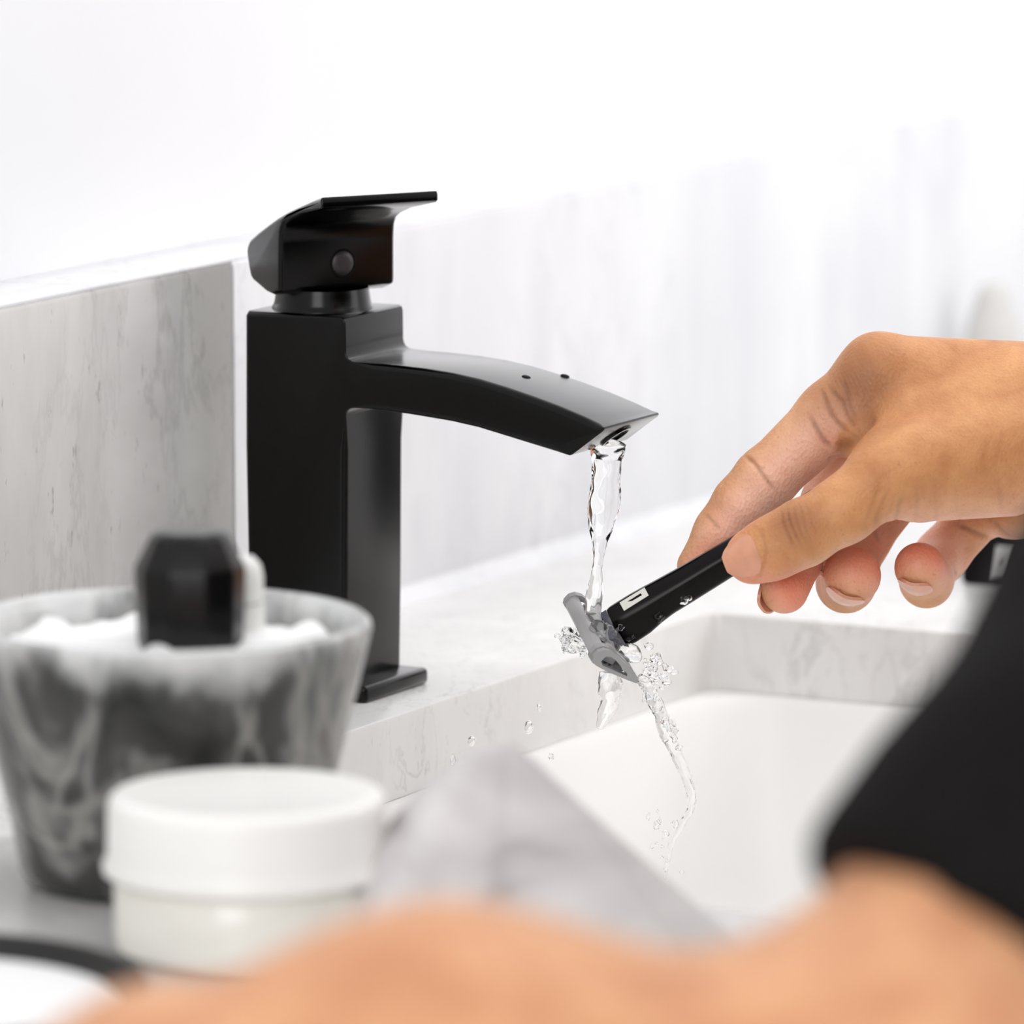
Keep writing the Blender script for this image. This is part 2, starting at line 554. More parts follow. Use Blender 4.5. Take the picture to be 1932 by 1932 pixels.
def surface_nets(fn, lo, hi, h, chunk=400000):
    """Closed quad mesh of fn(P) = 0 on a grid of step h."""
    lo = np.asarray(lo, np.float32)
    n = np.ceil((np.asarray(hi) - lo) / h).astype(int) + 1
    gx, gy, gz = [lo[i] + h * np.arange(n[i], dtype=np.float32) for i in range(3)]
    G = np.stack(np.meshgrid(gx, gy, gz, indexing='ij'), -1).reshape(-1, 3)
    V = np.concatenate([fn(G[i:i + chunk]) for i in range(0, len(G), chunk)]).reshape(n)
    S = V < 0
    cells = np.zeros(n - 1, int)
    for dx in (0, 1):
        for dy in (0, 1):
            for dz in (0, 1):
                cells += S[dx:n[0] - 1 + dx, dy:n[1] - 1 + dy, dz:n[2] - 1 + dz]
    act = (cells > 0) & (cells < 8)
    idx = np.full(n - 1, -1, int)
    ci = np.argwhere(act)
    idx[act] = np.arange(len(ci))
    acc = np.zeros((len(ci), 3))
    cnt = np.zeros(len(ci))
    corners = [(dx, dy, dz) for dx in (0, 1) for dy in (0, 1) for dz in (0, 1)]
    for c in corners:
        for ax in range(3):
            if c[ax]:
                continue
            e = list(c)
            e[ax] = 1
            va = V[tuple((ci + c).T)]
            vb = V[tuple((ci + e).T)]
            m = (va < 0) != (vb < 0)
            t = np.where(m, va / np.where(m, va - vb, 1), 0)
            p = ci + np.array(c)
            p = p.astype(float)
            p[:, ax] += t
            acc[m] += p[m]
            cnt[m] += 1
    verts = lo + h * (acc / cnt[:, None])
    faces = []
    for ax in range(3):
        a1, a2 = (ax + 1) % 3, (ax + 2) % 3
        sl0 = [slice(None)] * 3
        sl1 = [slice(None)] * 3
        sl0[ax], sl1[ax] = slice(0, -1), slice(1, None)
        ch = S[tuple(sl0)] != S[tuple(sl1)]
        e = np.argwhere(ch)
        ok = (e[:, a1] > 0) & (e[:, a2] > 0) & (e[:, a1] < n[a1] - 1) & (e[:, a2] < n[a2] - 1)
        e = e[ok]
        neg = S[tuple(e.T)]
        o1, o2 = np.zeros(3, int), np.zeros(3, int)
        o1[a1] = 1
        o2[a2] = 1
        q = np.stack([idx[tuple((e - o1 - o2).T)], idx[tuple((e - o2).T)], idx[tuple(e.T)], idx[tuple((e - o1).T)]], 1)
        q[~neg] = q[~neg][:, ::-1]
        faces.append(q)
    return verts, np.concatenate(faces)


def gradient(fn, P, e):
    P = P.astype(np.float32)
    g = np.zeros_like(P)
    for i in range(3):
        d = np.zeros(3, np.float32)
        d[i] = e
        g[:, i] = (fn(P + d) - fn(P - d)) / (2 * e)
    return g / np.maximum(np.linalg.norm(g, axis=1, keepdims=True), 1e-6)


def subdivide(verts, quads):
    """One linear split of every quad into four."""
    nv = len(verts)
    e = np.sort(np.concatenate([quads[:, [i, (i + 1) % 4]] for i in range(4)]), 1)
    key, inv = np.unique(e[:, 0].astype(np.int64) * nv + e[:, 1], return_inverse=True)
    ev = (verts[key // nv] + verts[key % nv]) / 2
    fv = verts[quads].mean(1)
    m = len(quads)
    E = [nv + inv[i * m:(i + 1) * m] for i in range(4)]
    Fc = nv + len(ev) + np.arange(m)
    out = np.concatenate([np.stack([quads[:, i], E[i], Fc, E[i - 1]], 1) for i in range(4)])
    return np.concatenate([verts, ev, fv]), out


def project(fn, V, step, n=3, clampd=2.0):
    for _ in range(n):
        d = fn(V.astype(np.float32))
        g = gradient(fn, V, step)
        V = V - np.clip(d, -clampd, clampd)[:, None] * g
    return V


# hand space: millimetres from the sight line of pixel (1600, 850) at 2.41 m; x right, y up, z to the viewer
HD = 2.41
HO = at(1600, 850, HD)
HPX = F_PX / HD / 1000.0


def hp(px, py, t=0.0):
    """Pixel and millimetres toward the viewer -> hand space."""
    k = (HD - t * 0.001) / HD
    return np.array([((px - 966) * k - (1600 - 966)) / HPX, -((py - 966) * k - (850 - 966)) / HPX, t])


def hw(P):
    P = np.asarray(P, float)
    return HO + 0.001 * (P[..., 0:1] * RIGHT + P[..., 1:2] * UP - P[..., 2:3] * FWD)


def hand_px(P):
    """Hand space -> pixel."""
    q = (HD * 1000 - P[:, 2])
    x = ((1600 - 966) / F_PX * HD * 1000 + P[:, 0]) / q * F_PX + 966
    y = -((-(850 - 966) / F_PX * HD * 1000 + P[:, 1]) / q * F_PX) + 966
    return x, y


def unit(v):
    v = np.asarray(v, float)
    return v / np.linalg.norm(v)


# joints: (px, py, mm toward the viewer, radius mm); dorsal: the direction the back of the finger faces
FINGERS = {
    'index': dict(j=[(1658, 703, -6, 12.8), (1570, 786, -9, 12.2), (1443, 905, -13, 10.6), (1400, 952, -14, 10.0), (1362, 1004, -15, 9.2), (1318, 1068, -15, 7.6)], dorsal=(-0.72, 0.68, -0.1), k=4),
    'middle': dict(j=[(1705, 745, -24, 12.0), (1572, 940, -32, 10.2), (1508, 1045, -14, 9.0), (1480, 1112, 0, 8.5)], dorsal=(-0.75, -0.35, -0.2), k=4),
    'ring': dict(j=[(1772, 815, -40, 11.5), (1622, 1020, -50, 10.0), (1596, 1100, -30, 9.8), (1608, 1086, -8, 10.1)], dorsal=(-0.35, -0.93, 0.1), k=4),
    'pinky': dict(j=[(1900, 905, -56, 10.5), (1775, 1050, -60, 9.0), (1748, 1096, -38, 8.8), (1735, 1071, -17, 8.9)], dorsal=(-0.25, -0.93, 0.3), k=4),
    'thumb': dict(j=[(1715, 872, 16, 14.5), (1665, 905, 20, 12.6), (1592, 962, 22, 11.0), (1514, 1006, 22, 10.9), (1458, 1034, 20, 10.2), (1420, 1050, 17.5, 9.6)], dorsal=(0.25, 0.45, 0.85), k=5),
}
PALM = [((1658, 703, -6, 12.8), (2040, 738, -12, 16.0)), ((1705, 745, -24, 12.0), (2045, 772, -24, 17.0)), ((1772, 815, -40, 11.5), (2050, 815, -36, 15.5)),
        ((1900, 905, -56, 10.5), (2055, 855, -44, 15.0)), ((1915, 942, -48, 14.0), (2070, 900, -36, 17.0)),
        ((1715, 872, 16, 14.5), (1960, 815, 4, 18.0)), ((1735, 905, 12, 14.5), (1890, 866, 4, 20.0)), ((1720, 790, 4, 12.0), (1920, 760, -2, 17.0)), ((1720, 820, -10, 12), (1900, 840, -20, 16)),
        ((1622, 822, -2, 8.5), (1668, 848, 8, 11.0)), ((2040, 760, -16, 19.0), (2040, 850, -30, 19.0)), ((2040, 800, -20, 25.0), (2350, 800, -24, 25.0)), ((2350, 800, -24, 25.0), (3400, 800, -30, 40.0))]


def J(j):
    return hp(*j[:3]), j[3]


FCH = {k: [J(q) for q in f['j']] for k, f in FINGERS.items()}
PCH = [(J(a), J(b)) for a, b in PALM]


def chain_d(P, ch, k):
    d = None
    for (a, ra), (b, rb) in zip(ch, ch[1:]):
        q = cone_d(P, a, b, ra, rb)
        d = q if d is None else smin(d, q, k)
    return d


def palm_d(P):
    d = None
    for (a, ra), (b, rb) in PCH:
        q = cone_d(P, a, b, ra, rb)
        d = q if d is None else smin(d, q, 7.0)
    return d


def hand_all(P, want=False):
    pd = palm_d(P)
    best, ids, fd = pd, np.zeros(len(P), int), []
    for n, (name, f) in enumerate(FINGERS.items()):
        q = chain_d(P, FCH[name], f['k'])
        fd.append(q)
        m = smin(pd, q, 7.0)
        best = smin(best, m, 0.9)
    if not want:
        return best
    A = np.stack([pd] + fd)
    return best, A.argmin(0)


def hand_d(P):
    return hand_all(P)


hv, hq = surface_nets(hand_d, (-66, -66, -82), (116, 46, 42), 1.7)
hv, hq = subdivide(hv, hq)
hv = project(hand_d, hv, 0.25)
# finer mesh where the photograph looks at it
hv, hq = subdivide(hv, hq)
hv = project(hand_d, hv, 0.25, 2)
hn = gradient(hand_d, hv, 0.3)
_, hid = hand_all(hv.astype(np.float32), True)

# creases and knuckle wrinkles, pressed into the surface (drawn in the hand's side view, limited in depth)
CREASES = [  # pixels, width mm, depth mm, (z range), (part ids: 0 palm 1 index 2 middle 3 ring 4 pinky 5 thumb)
    ([(1402, 858), (1422, 872), (1446, 905), (1468, 932)], 0.8, 0.55, (-30, 6), (1,)),
    ([(1408, 862), (1440, 892)], 0.7, 0.25, (-30, 6), (1,)),
    ([(1328, 970), (1344, 984), (1360, 1003)], 0.8, 0.4, (-30, 6), (1,)),
    ([(1524, 782), (1542, 812), (1556, 834), (1572, 848)], 1.0, 0.7, (-30, 12), (0, 1)),
    ([(1546, 726), (1556, 750), (1566, 776), (1582, 800), (1606, 822)], 0.9, 0.6, (-30, 14), (0, 1)),
    ([(1560, 722), (1574, 742), (1592, 760), (1604, 790), (1614, 812)], 0.9, 0.6, (-30, 16), (0, 1)),
    ([(1588, 712), (1596, 735), (1604, 770), (1618, 800)], 1.0, 0.5, (-30, 16), (0, 1)),
    ([(1634, 775), (1640, 792), (1626, 812), (1610, 828), (1590, 846), (1572, 868)], 2.2, 1.6, (-40, 18), (0, 1, 5)),
    ([(1424, 994), (1438, 1008), (1444, 1032), (1444, 1058), (1436, 1082), (1420, 1098)], 0.7, 0.3, (5, 40), (5,)),
    ([(1474, 958), (1476, 985), (1486, 1008), (1500, 1034)], 0.6, 0.35, (5, 40), (5,)),
    ([(1484, 952), (1488, 980), (1498, 1004), (1512, 1030)], 0.6, 0.4, (5, 40), (5,)),
    ([(1496, 950), (1500, 976), (1508, 998), (1522, 1028)], 0.6, 0.3, (5, 40), (5,)),
    ([(1508, 946), (1512, 970), (1520, 994), (1532, 1022)], 0.6, 0.22, (5, 40), (5,)),
    ([(1520, 942), (1526, 968), (1534, 990), (1544, 1016)], 0.6, 0.16, (5, 40), (5,)),
    ([(1468, 990), (1484, 984), (1498, 976)], 0.5, 0.2, (5, 40), (5,)),
    ([(1632, 990), (1640, 966), (1652, 940), (1662, 905)], 0.8, 0.22, (0, 40), (0, 5)),
    ([(1649, 994), (1656, 970), (1668, 944), (1684, 912)], 0.7, 0.2, (0, 40), (0, 5)),
    ([(1670, 992), (1674, 972), (1684, 946), (1690, 926)], 0.6, 0.14, (0, 40), (0, 5)),
    ([(1688, 1002), (1691, 980), (1697, 955), (1706, 930)], 0.8, 0.34, (0, 40), (0, 5)),
    ([(1724, 1002), (1727, 975), (1731, 948), (1729, 915)], 0.7, 0.15, (0, 40), (0, 5)),
    ([(1762, 1002), (1767, 970), (1765, 938), (1758, 905)], 0.8, 0.13, (0, 40), (0, 5)),
    ([(1812, 1004), (1808, 968), (1802, 935), (1804, 908)], 0.9, 0.11, (0, 40), (0,)),
    ([(1892, 980), (1889, 940), (1882, 905), (1876, 870)], 1.1, 0.14, (0, 40), (0,)),
    ([(1800, 985), (1835, 1003), (1868, 1018)], 0.9, 0.6, (-80, -30), (0, 4)),
    ([(1872, 980), (1888, 1000), (1912, 1018)], 0.9, 0.5, (-80, -20), (0, 4)),
    ([(1786, 1055), (1798, 1072), (1808, 1084)], 0.8, 0.45, (-80, -40), (4,)),
    ([(1628, 990), (1650, 1004), (1660, 1024)], 0.8, 0.4, (-80, -30), (3,)),
]
for i in range(11):   # fine wrinkles over the index knuckle
    x0 = 1560 + i * 8.5
    CREASES.append(([(x0 - 2, 694 - abs(i - 5) * 1.0 + 6), (x0 + 6, 716), (x0 + 18, 742 + 4 * (i % 3)), (x0 + 28, 770)], 0.45, 0.14 if i < 7 else 0.10, (-30, 18), (0, 1)))
vx, vy = hand_px(hv)
disp = np.zeros(len(hv))
crease = np.zeros(len(hv))
for pts, wd, dp, (z0, z1), ids in CREASES:
    pts = np.array(pts, float)
    m = (hv[:, 2] > z0) & (hv[:, 2] < z1) & np.isin(hid, ids) & (hn[:, 2] > -0.25)
    m &= (vx > pts[:, 0].min() - 40) & (vx < pts[:, 0].max() + 40) & (vy > pts[:, 1].min() - 40) & (vy < pts[:, 1].max() + 40)
    I = np.where(m)[0]
    if not len(I):
        continue
    Q = np.stack([vx[I], vy[I]], 1)
    dist = np.full(len(I), 1e9)
    par = np.zeros(len(I))
    L = len(pts) - 1
    for s in range(L):
        ba = pts[s + 1] - pts[s]
        h = np.clip((Q - pts[s]) @ ba / (ba @ ba), 0, 1)
        dd = np.linalg.norm(Q - pts[s] - h[:, None] * ba, axis=1)
        par = np.where(dd < dist, (s + h) / L, par)
        dist = np.minimum(dist, dd)
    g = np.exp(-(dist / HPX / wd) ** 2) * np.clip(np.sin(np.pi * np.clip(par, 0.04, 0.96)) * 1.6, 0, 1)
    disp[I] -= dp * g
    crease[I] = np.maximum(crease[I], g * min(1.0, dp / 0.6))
hv = hv + hn * disp[:, None]

# skin tone map: dorsal skin is browner, the palm side and the fingertips pinker
pal = np.zeros(len(hv))
tipm = np.zeros(len(hv))
knk = np.zeros(len(hv))
for n, (name, f) in enumerate(FINGERS.items(), 1):
    m = hid == n
    dn = hn @ unit(f['dorsal'])
    v = np.clip(0.5 - dn * 0.9 + (0.42 if name != 'thumb' else -0.1), 0, 1)
    base_d = np.linalg.norm(hv - FCH[name][0][0], axis=1)
    fade = np.clip((base_d - 9) / 22, 0, 1)
    fade = fade * fade * (3 - 2 * fade)
    pv = np.clip(0.15 - (hn @ unit((-0.1, 0.8, 0.6))) * 0.9, 0, 1)
    pal[m] = (v * fade + pv * (1 - fade))[m]
    tip = FCH[name][-1][0]
    dt = np.linalg.norm(hv - tip, axis=1)
    tipm[m] = np.clip(1.35 - dt / 17.0, 0, 1)[m] * np.clip(0.75 - dn, 0, 1)[m]
m = hid == 0
pal[m] = np.clip(0.15 - (hn @ unit((-0.1, 0.8, 0.6))) * 0.9, 0, 1)[m]
for c, rr in (((1608, 722, 8), 17), ((1500, 985, 30), 9), ((1630, 770, 8), 9)):
    knk = np.maximum(knk, np.exp(-(np.linalg.norm(hv - hp(*c), axis=1) / rr) ** 2))


def smooth_attr(a, quads, it):
    e = np.concatenate([quads[:, [i, (i + 1) % 4]] for i in range(4)])
    for _ in range(it):
        s = np.zeros_like(a)
        c = np.zeros_like(a)
        np.add.at(s, e[:, 0], a[e[:, 1]])
        np.add.at(c, e[:, 0], 1)
        a = 0.5 * a + 0.5 * s / np.maximum(c, 1)
    return a


pal, tipm = smooth_attr(pal, hq, 22), smooth_attr(tipm, hq, 12)

# ------------------------------------------------------------------ the rest of the body (metres, world axes)
L_ELBOW, L_WRIST = at(1640, 2190, 1.62), at(310, 2140, 1.60)
L_MID = at(830, 2120, 1.61)
L_HEM = at(1895, 1990, 1.70)
R_ELBOW = hw(hp(3400, 800, -30))
axu = unit(at(2235, 1500, 1.72) - L_HEM)
L_SHO = L_ELBOW * 0 + L_HEM + axu * 0.245
R_SHO = L_SHO + np.array([0.36, 0.02, 0.01])
MIDS = (L_SHO + R_SHO) / 2
PELV = np.array([MIDS[0], COUNTER_Y0 - 0.20, 0.02])
BODY = [(L_SHO, L_ELBOW, 0.056, 0.046), (L_ELBOW, L_MID, 0.044, 0.0455), (L_MID, L_WRIST, 0.0455, 0.030),
        (R_SHO, R_ELBOW, 0.054, 0.043), (R_ELBOW, hw(hp(2220, 800, -23)), 0.043, 0.0262),
        (L_SHO, R_SHO, 0.07, 0.07), (MIDS + [-0.09, -0.03, -0.05], PELV + [-0.08, 0, 0], 0.10, 0.10), (MIDS + [0.09, -0.03, -0.05], PELV + [0.08, 0, 0], 0.10, 0.10),
        (MIDS, MIDS + [0, 0.05, 0.12], 0.055, 0.052), (MIDS + [0, 0.08, 0.20], MIDS + [0, 0.045, 0.235], 0.070, 0.085), (MIDS + [0, 0.085, 0.165], MIDS + [0, 0.115, 0.15], 0.05, 0.032),
        (MIDS + [0, 0.13, 0.215], MIDS + [0, 0.15, 0.19], 0.008, 0.013), (MIDS + [-0.075, 0.055, 0.21], MIDS + [-0.08, 0.05, 0.185], 0.012, 0.008), (MIDS + [0.075, 0.055, 0.21], MIDS + [0.08, 0.05, 0.185], 0.012, 0.008)]
for s in (-0.09, 0.09):
    BODY.append((PELV + [s, 0, 0], np.array([PELV[0] + s * 1.1, PELV[1] + 0.03, -0.42]), 0.09, 0.062))
    BODY.append((np.array([PELV[0] + s * 1.1, PELV[1] + 0.03, -0.42]), np.array([PELV[0] + s * 1.15, PELV[1], -0.80]), 0.062, 0.042))
    BODY.append((np.array([PELV[0] + s * 1.15, PELV[1] - 0.02, -0.825]), np.array([PELV[0] + s * 1.3, PELV[1] + 0.17, -0.835]), 0.035, 0.025))
# left hand, resting flat on the counter
HDIR = unit(unit(L_WRIST - L_ELBOW) + [0, 0, -0.24])
HSIDE = unit(np.cross(HDIR, [0, 0, 1]))
for i, (s, ln) in enumerate(((-0.033, 0.058), (-0.011, 0.072), (0.011, 0.078), (0.033, 0.070))):
    kn = L_WRIST + HDIR * 0.085 + HSIDE * s + [0, 0, -0.016]
    BODY.append((L_WRIST + HSIDE * s * 0.5, kn, 0.024, 0.015))
    BODY.append((kn, kn + HDIR * ln * 0.55 + HSIDE * s * 0.25 + [0, 0, -0.004], 0.012, 0.0095))
    BODY.append((kn + HDIR * ln * 0.55 + HSIDE * s * 0.25 + [0, 0, -0.004], kn + HDIR * ln * 1.0 + HSIDE * s * 0.35 + [0, 0, -0.011], 0.0095, 0.0075))
tb = L_WRIST + HDIR * 0.034 + HSIDE * 0.026 + [0, 0, -0.016]
BODY += [(L_WRIST + HSIDE * 0.012, tb, 0.022, 0.016), (tb, tb + HDIR * 0.04 + HSIDE * 0.028 + [0, 0, -0.006], 0.014, 0.011), (tb + HDIR * 0.04 + HSIDE * 0.028 + [0, 0, -0.006], tb + HDIR * 0.068 + HSIDE * 0.032 + [0, 0, -0.009], 0.011, 0.009)]


def body_d(P, parts=BODY, k=0.03):
    d = None
    for a, b, ra, rb in parts:
        q = cone_d(P, a, b, ra, rb)
        d = q if d is None else smin(d, q, min(k, 1.2 * min(ra, rb)))
    return d


def bounds(parts, pad):
    A = np.array([p[0] for p in parts] + [p[1] for p in parts])
    r = max(max(p[2], p[3]) for p in parts)
    return A.min(0) - r - pad, A.max(0) + r + pad


lo_, hi_ = bounds(BODY, 0.02)
bv, bq = surface_nets(body_d, lo_, hi_, 0.012)
bv, bq = subdivide(bv, bq)
bv = project(body_d, bv, 0.002, 2, 0.01)


def skin_material():
    t = NT('skin')
    at_ = lambda nm: t.n('ShaderNodeAttribute', attribute_name=nm).outputs['Fac']
    def attr(nm):
        nd = t.t.nodes.new('ShaderNodeAttribute')
        nd.attribute_name = nm
        return nd.outputs['Fac']
    co = t.coords()
    f = t.noise(co, 55, 5, 0.6, 0.4)
    dors = t.ramp(f, [(0.3, lin((188, 124, 78))), (0.7, lin((220, 160, 108)))])
    palm = t.ramp(f, [(0.3, lin((238, 178, 150))), (0.7, lin((248, 202, 178)))])
    base = t.mix(attr('palmar'), dors, palm)
    base = t.mix(attr('fingertip'), base, lin((232, 136, 106)))
    kf = t.mix(1.0, attr('knuckle'), (0.8, 0.8, 0.8, 1), 'MULTIPLY')
    base = t.mix(kf, base, lin((150, 96, 62)))
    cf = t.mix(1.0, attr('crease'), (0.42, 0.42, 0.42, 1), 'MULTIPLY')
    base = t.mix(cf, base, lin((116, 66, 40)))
    dots = t.ramp(t.noise(co, 800, 2, 0.5), [(0.60, (0, 0, 0)), (0.74, (0.24, 0.24, 0.24))])
    base = t.mix(dots, base, lin((150, 92, 58)))
    t.l(base, t.b.inputs['Base Color'])
    t.b.inputs['Roughness'].default_value = 0.48
    t.b.inputs['Specular IOR Level'].default_value = 0.4
    t.b.inputs['Subsurface Weight'].default_value = 0.18
    t.b.inputs['Subsurface Radius'].default_value = (1.0, 0.36, 0.2)
    t.b.inputs['Subsurface Scale'].default_value = 0.004
    vo = t.t.nodes.new('ShaderNodeTexVoronoi')
    vo.inputs['Scale'].default_value = 900
    t.l(t.coords((1, 1, 0.7)), vo.inputs['Vector'])
    t.bump(vo.outputs['Distance'], 0.4, 0.0005)
    return t.m


M_skin = skin_material()
M_shirt = plain('black_cotton', (22, 20, 20), 0.9, 0.12, noise=0.12, nscale=120)
M_denim = plain('dark_trousers', (44, 46, 54), 0.9, 0.1)
M_hair = plain('dark_hair', (26, 20, 17), 0.6, 0.3)
M_nail = plain('fingernail', (218, 156, 126), 0.25, 0.5, noise=0.10, nscale=110)

person = tag(empty('person', (PELV[0], PELV[1], -0.86)), 'person in a black t-shirt rinsing a black razor under the running faucet', 'person')
PI_ = Matrix.Translation(-person.location)
hwv = hw(hv)
allv = np.concatenate([hwv, bv])
allq = np.concatenate([hq, bq + len(hwv)])
bo = mesh_obj('body', allv, allq, M_skin, person)
bo.matrix_parent_inverse = PI_
z0 = np.zeros(len(bv))
for nm, arr in (('palmar', np.concatenate([pal, z0 + 0.2])), ('fingertip', np.concatenate([tipm, z0])), ('knuckle', np.concatenate([knk, z0])), ('crease', np.concatenate([crease, z0]))):
    a = bo.data.attributes.new(nm, 'FLOAT', 'POINT')
    a.data.foreach_set('value', arr.astype(np.float32))

# shirt: the same limbs, looser, cut at the hem lines
SH = [(L_SHO, L_ELBOW, 0.070, 0.056), (R_SHO, R_ELBOW, 0.070, 0.060), (L_SHO, R_SHO, 0.080, 0.080),
      (MIDS + [-0.09, -0.03, -0.05], PELV + [-0.09, 0, 0.0], 0.118, 0.120), (MIDS + [0.09, -0.03, -0.05], PELV + [0.09, 0, 0.0], 0.118, 0.120)]
r_cut = R_SHO * 0.35 + R_ELBOW * 0.65
axr = unit(R_SHO - R_ELBOW)


def shirt_d(P):
    d = body_d(P, SH, 0.04)
    fold = 0.0035 * np.sin(P @ np.array([60.0, 25, 38])) * np.sin(P @ np.array([-22.0, 48, 31]))
    d = d + fold.astype(np.float32)
    nearL = np.linalg.norm(P - L_ELBOW, axis=1) < 0.20
    cutL = np.where(nearL, (L_HEM - P) @ axu, -1)
    nearR = np.linalg.norm(P - R_ELBOW, axis=1) < 0.15
    cutR = np.where(nearR, (r_cut - P) @ axr, -1)
    d = np.maximum(np.maximum(d, cutL), cutR)
    return np.maximum(d, (PELV[2] - 0.10) - P[:, 2])


lo_, hi_ = bounds(SH, 0.02)
sv, sq = surface_nets(shirt_d, lo_, hi_, 0.008)
sh = mesh_obj('t_shirt', sv, sq, M_shirt, person)
sh.matrix_parent_inverse = PI_
TR = [(a, b, ra + 0.012, rb + 0.014) for a, b, ra, rb in BODY if b[2] < -0.3 and a[2] > -0.6] + [(PELV + [-0.06, 0, -0.02], PELV + [0.06, 0, -0.02], 0.105, 0.105)]
lo_, hi_ = bounds(TR, 0.02)
tv, tq = surface_nets(lambda P: body_d(P, TR, 0.04), lo_, hi_, 0.016)
t_ = mesh_obj('trousers', tv, tq, M_denim, person)
t_.matrix_parent_inverse = PI_
HR = [(MIDS + [0, 0.07, 0.225], MIDS + [0, 0.03, 0.245], 0.074, 0.090)]
lo_, hi_ = bounds(HR, 0.02)
fh = MIDS + np.array([0, 0.10, 0.255])
rv, rq = surface_nets(lambda P: np.maximum(body_d(P, HR, 0.02), ((P - fh) @ unit([0, 0.75, -0.66])).astype(np.float32)), lo_, hi_, 0.010)
r_ = mesh_obj('hair', rv, rq, M_hair, person)
r_.matrix_parent_inverse = PI_


# fingernails: curved plates lying on the finger, found by walking out from the bone to the skin
def nail(name, joint, tip, dorsal, s0, s1, half, lift=0.25):
    a, b = joint, tip
    ax = unit(b - a)
    dr = unit(np.asarray(dorsal, float) - np.dot(dorsal, ax) * ax)
    sd = np.cross(ax, dr)
    ns, nt = 15, 15
    P = []
    for i in range(ns):
        s = s0 + (s1 - s0) * i / (ns - 1)
        u = i / (ns - 1)
        wv = half * math.sqrt(1 - 0.8 * max(0, (u - 0.62) / 0.38) ** 2) * math.sqrt(1 - 0.85 * max(0, (0.4 - u) / 0.4) ** 2)
        for k in range(nt):
            th = wv * (2 * k / (nt - 1) - 1)
            c = a + ax * s
            dv = dr * math.cos(th) + sd * math.sin(th)
            P.append((c, dv))
    C_ = np.array([p[0] for p in P], np.float32)
    D_ = np.array([p[1] for p in P], np.float32)
    R_ = np.full(len(P), 4.0, np.float32)
    for _ in range(30):
        R_ = R_ + 0.8 * -np.minimum(hand_d(C_ + D_ * R_[:, None]), 3) * 1.0 * (1)
    R_ = np.clip(R_, 2, 14)
    R0 = R_.reshape(ns, nt)
    # keep the plate from following the fingertip's rounding: hold the radius of the nail bed
    for i in range(1, ns):
        R0[i] = np.maximum(R0[i], R0[i - 1] - (0.10 if half < 0.78 else 0.24))
    top = C_ + D_ * (R0.reshape(-1)[:, None] + lift)
    bot = C_ + D_ * (R0.reshape(-1)[:, None] - 0.9)
    V = np.concatenate([top, bot])
    n = ns * nt
    Fs = []
    for i in range(ns - 1):
        for k in range(nt - 1):
            q = (i * nt + k, i * nt + k + 1, (i + 1) * nt + k + 1, (i + 1) * nt + k)
            Fs.append(q)
            Fs.append(tuple(n + x for x in q[::-1]))
    rim = [k for k in range(nt)] + [i * nt + nt - 1 for i in range(1, ns)] + [(ns - 1) * nt + k for k in range(nt - 2, -1, -1)] + [i * nt for i in range(ns - 2, 0, -1)]
    for q in range(len(rim)):
        x, y = rim[q], rim[(q + 1) % len(rim)]
        Fs.append((x, n + x, n + y, y))
    o = mesh_obj('fingernail', hw(V), Fs, M_nail, person, auto=50)
    o.matrix_parent_inverse = PI_
    return o


th = FCH['thumb']
nail('thumb', th[-2][0], th[-1][0], (0.16, 0.22, 0.95), 2.2, 16.2, 0.80, 0.06)
for nm in ('middle', 'ring', 'pinky'):
    c = FCH[nm]
    ln = np.linalg.norm(c[-1][0] - c[-2][0])
    nail(nm, c[-2][0], c[-1][0], FINGERS[nm]['dorsal'], ln - 5.5, ln + 7.5, 0.76)

# ------------------------------------------------------------------ the razor (hand space millimetres)
M_handle = plain('razor_handle_black', (34, 32, 32), 0.26, 0.5, 1.0)
M_logo = plain('logo_white', (216, 214, 208), 0.45, 0.3)
M_grey = plain('razor_grey_plastic', (158, 157, 158), 0.28, 0.5)
M_steel = plain('razor_blade_steel', (190, 190, 192), 0.18, 0.5, 0.9)
M_strip = plain('lubricating_strip', (206, 208, 206), 0.3, 0.4)
M_yoke = plain('razor_yoke_grey', (96, 99, 106), 0.2, 0.5)

razor = tag(empty('razor', hw(hp(1172, 1183, 0)).tolist()), 'black handled cartridge razor held in the hand under the running water', 'razor')
PIR = Matrix.Translation(-razor.location)


def hobj(name, verts, faces, mat, parent, inv, auto=40):
    o = mesh_obj(name, hw(np.asarray(verts, float)), faces, mat, parent, auto=auto)
    bm = bmesh.new()
    bm.from_mesh(o.data)
    bmesh.ops.recalc_face_normals(bm, faces=bm.faces)
    bm.to_mesh(o.data)
    bm.free()
    o.data.set_sharp_from_angle(angle=math.radians(auto))
    o.matrix_parent_inverse = inv
    return o


def frame_obj(name, bm, O, ax, mat, parent, inv, auto=35):
    """bmesh in a local frame (columns ax) at hand-space point O -> object."""
    A = np.array(ax).T
    for v in bm.verts:
        v.co = Vector(hw((O + A @ np.array(v.co))[None])[0])
    o = bm_obj(name, bm, mat, parent, auto=auto)
    o.matrix_parent_inverse = inv
    return o


HAX = unit(hp(1560, 943, 3.5) - hp(1172, 1181, 0))     # along the handle, away from the head
HUP = unit(np.array([-HAX[1], HAX[0], 0.0]))
HTO = np.cross(HAX, HUP)                                # toward the viewer
if HTO[2] < 0:
    HTO = -HTO
H0 = hp(1172, 1181, 0)
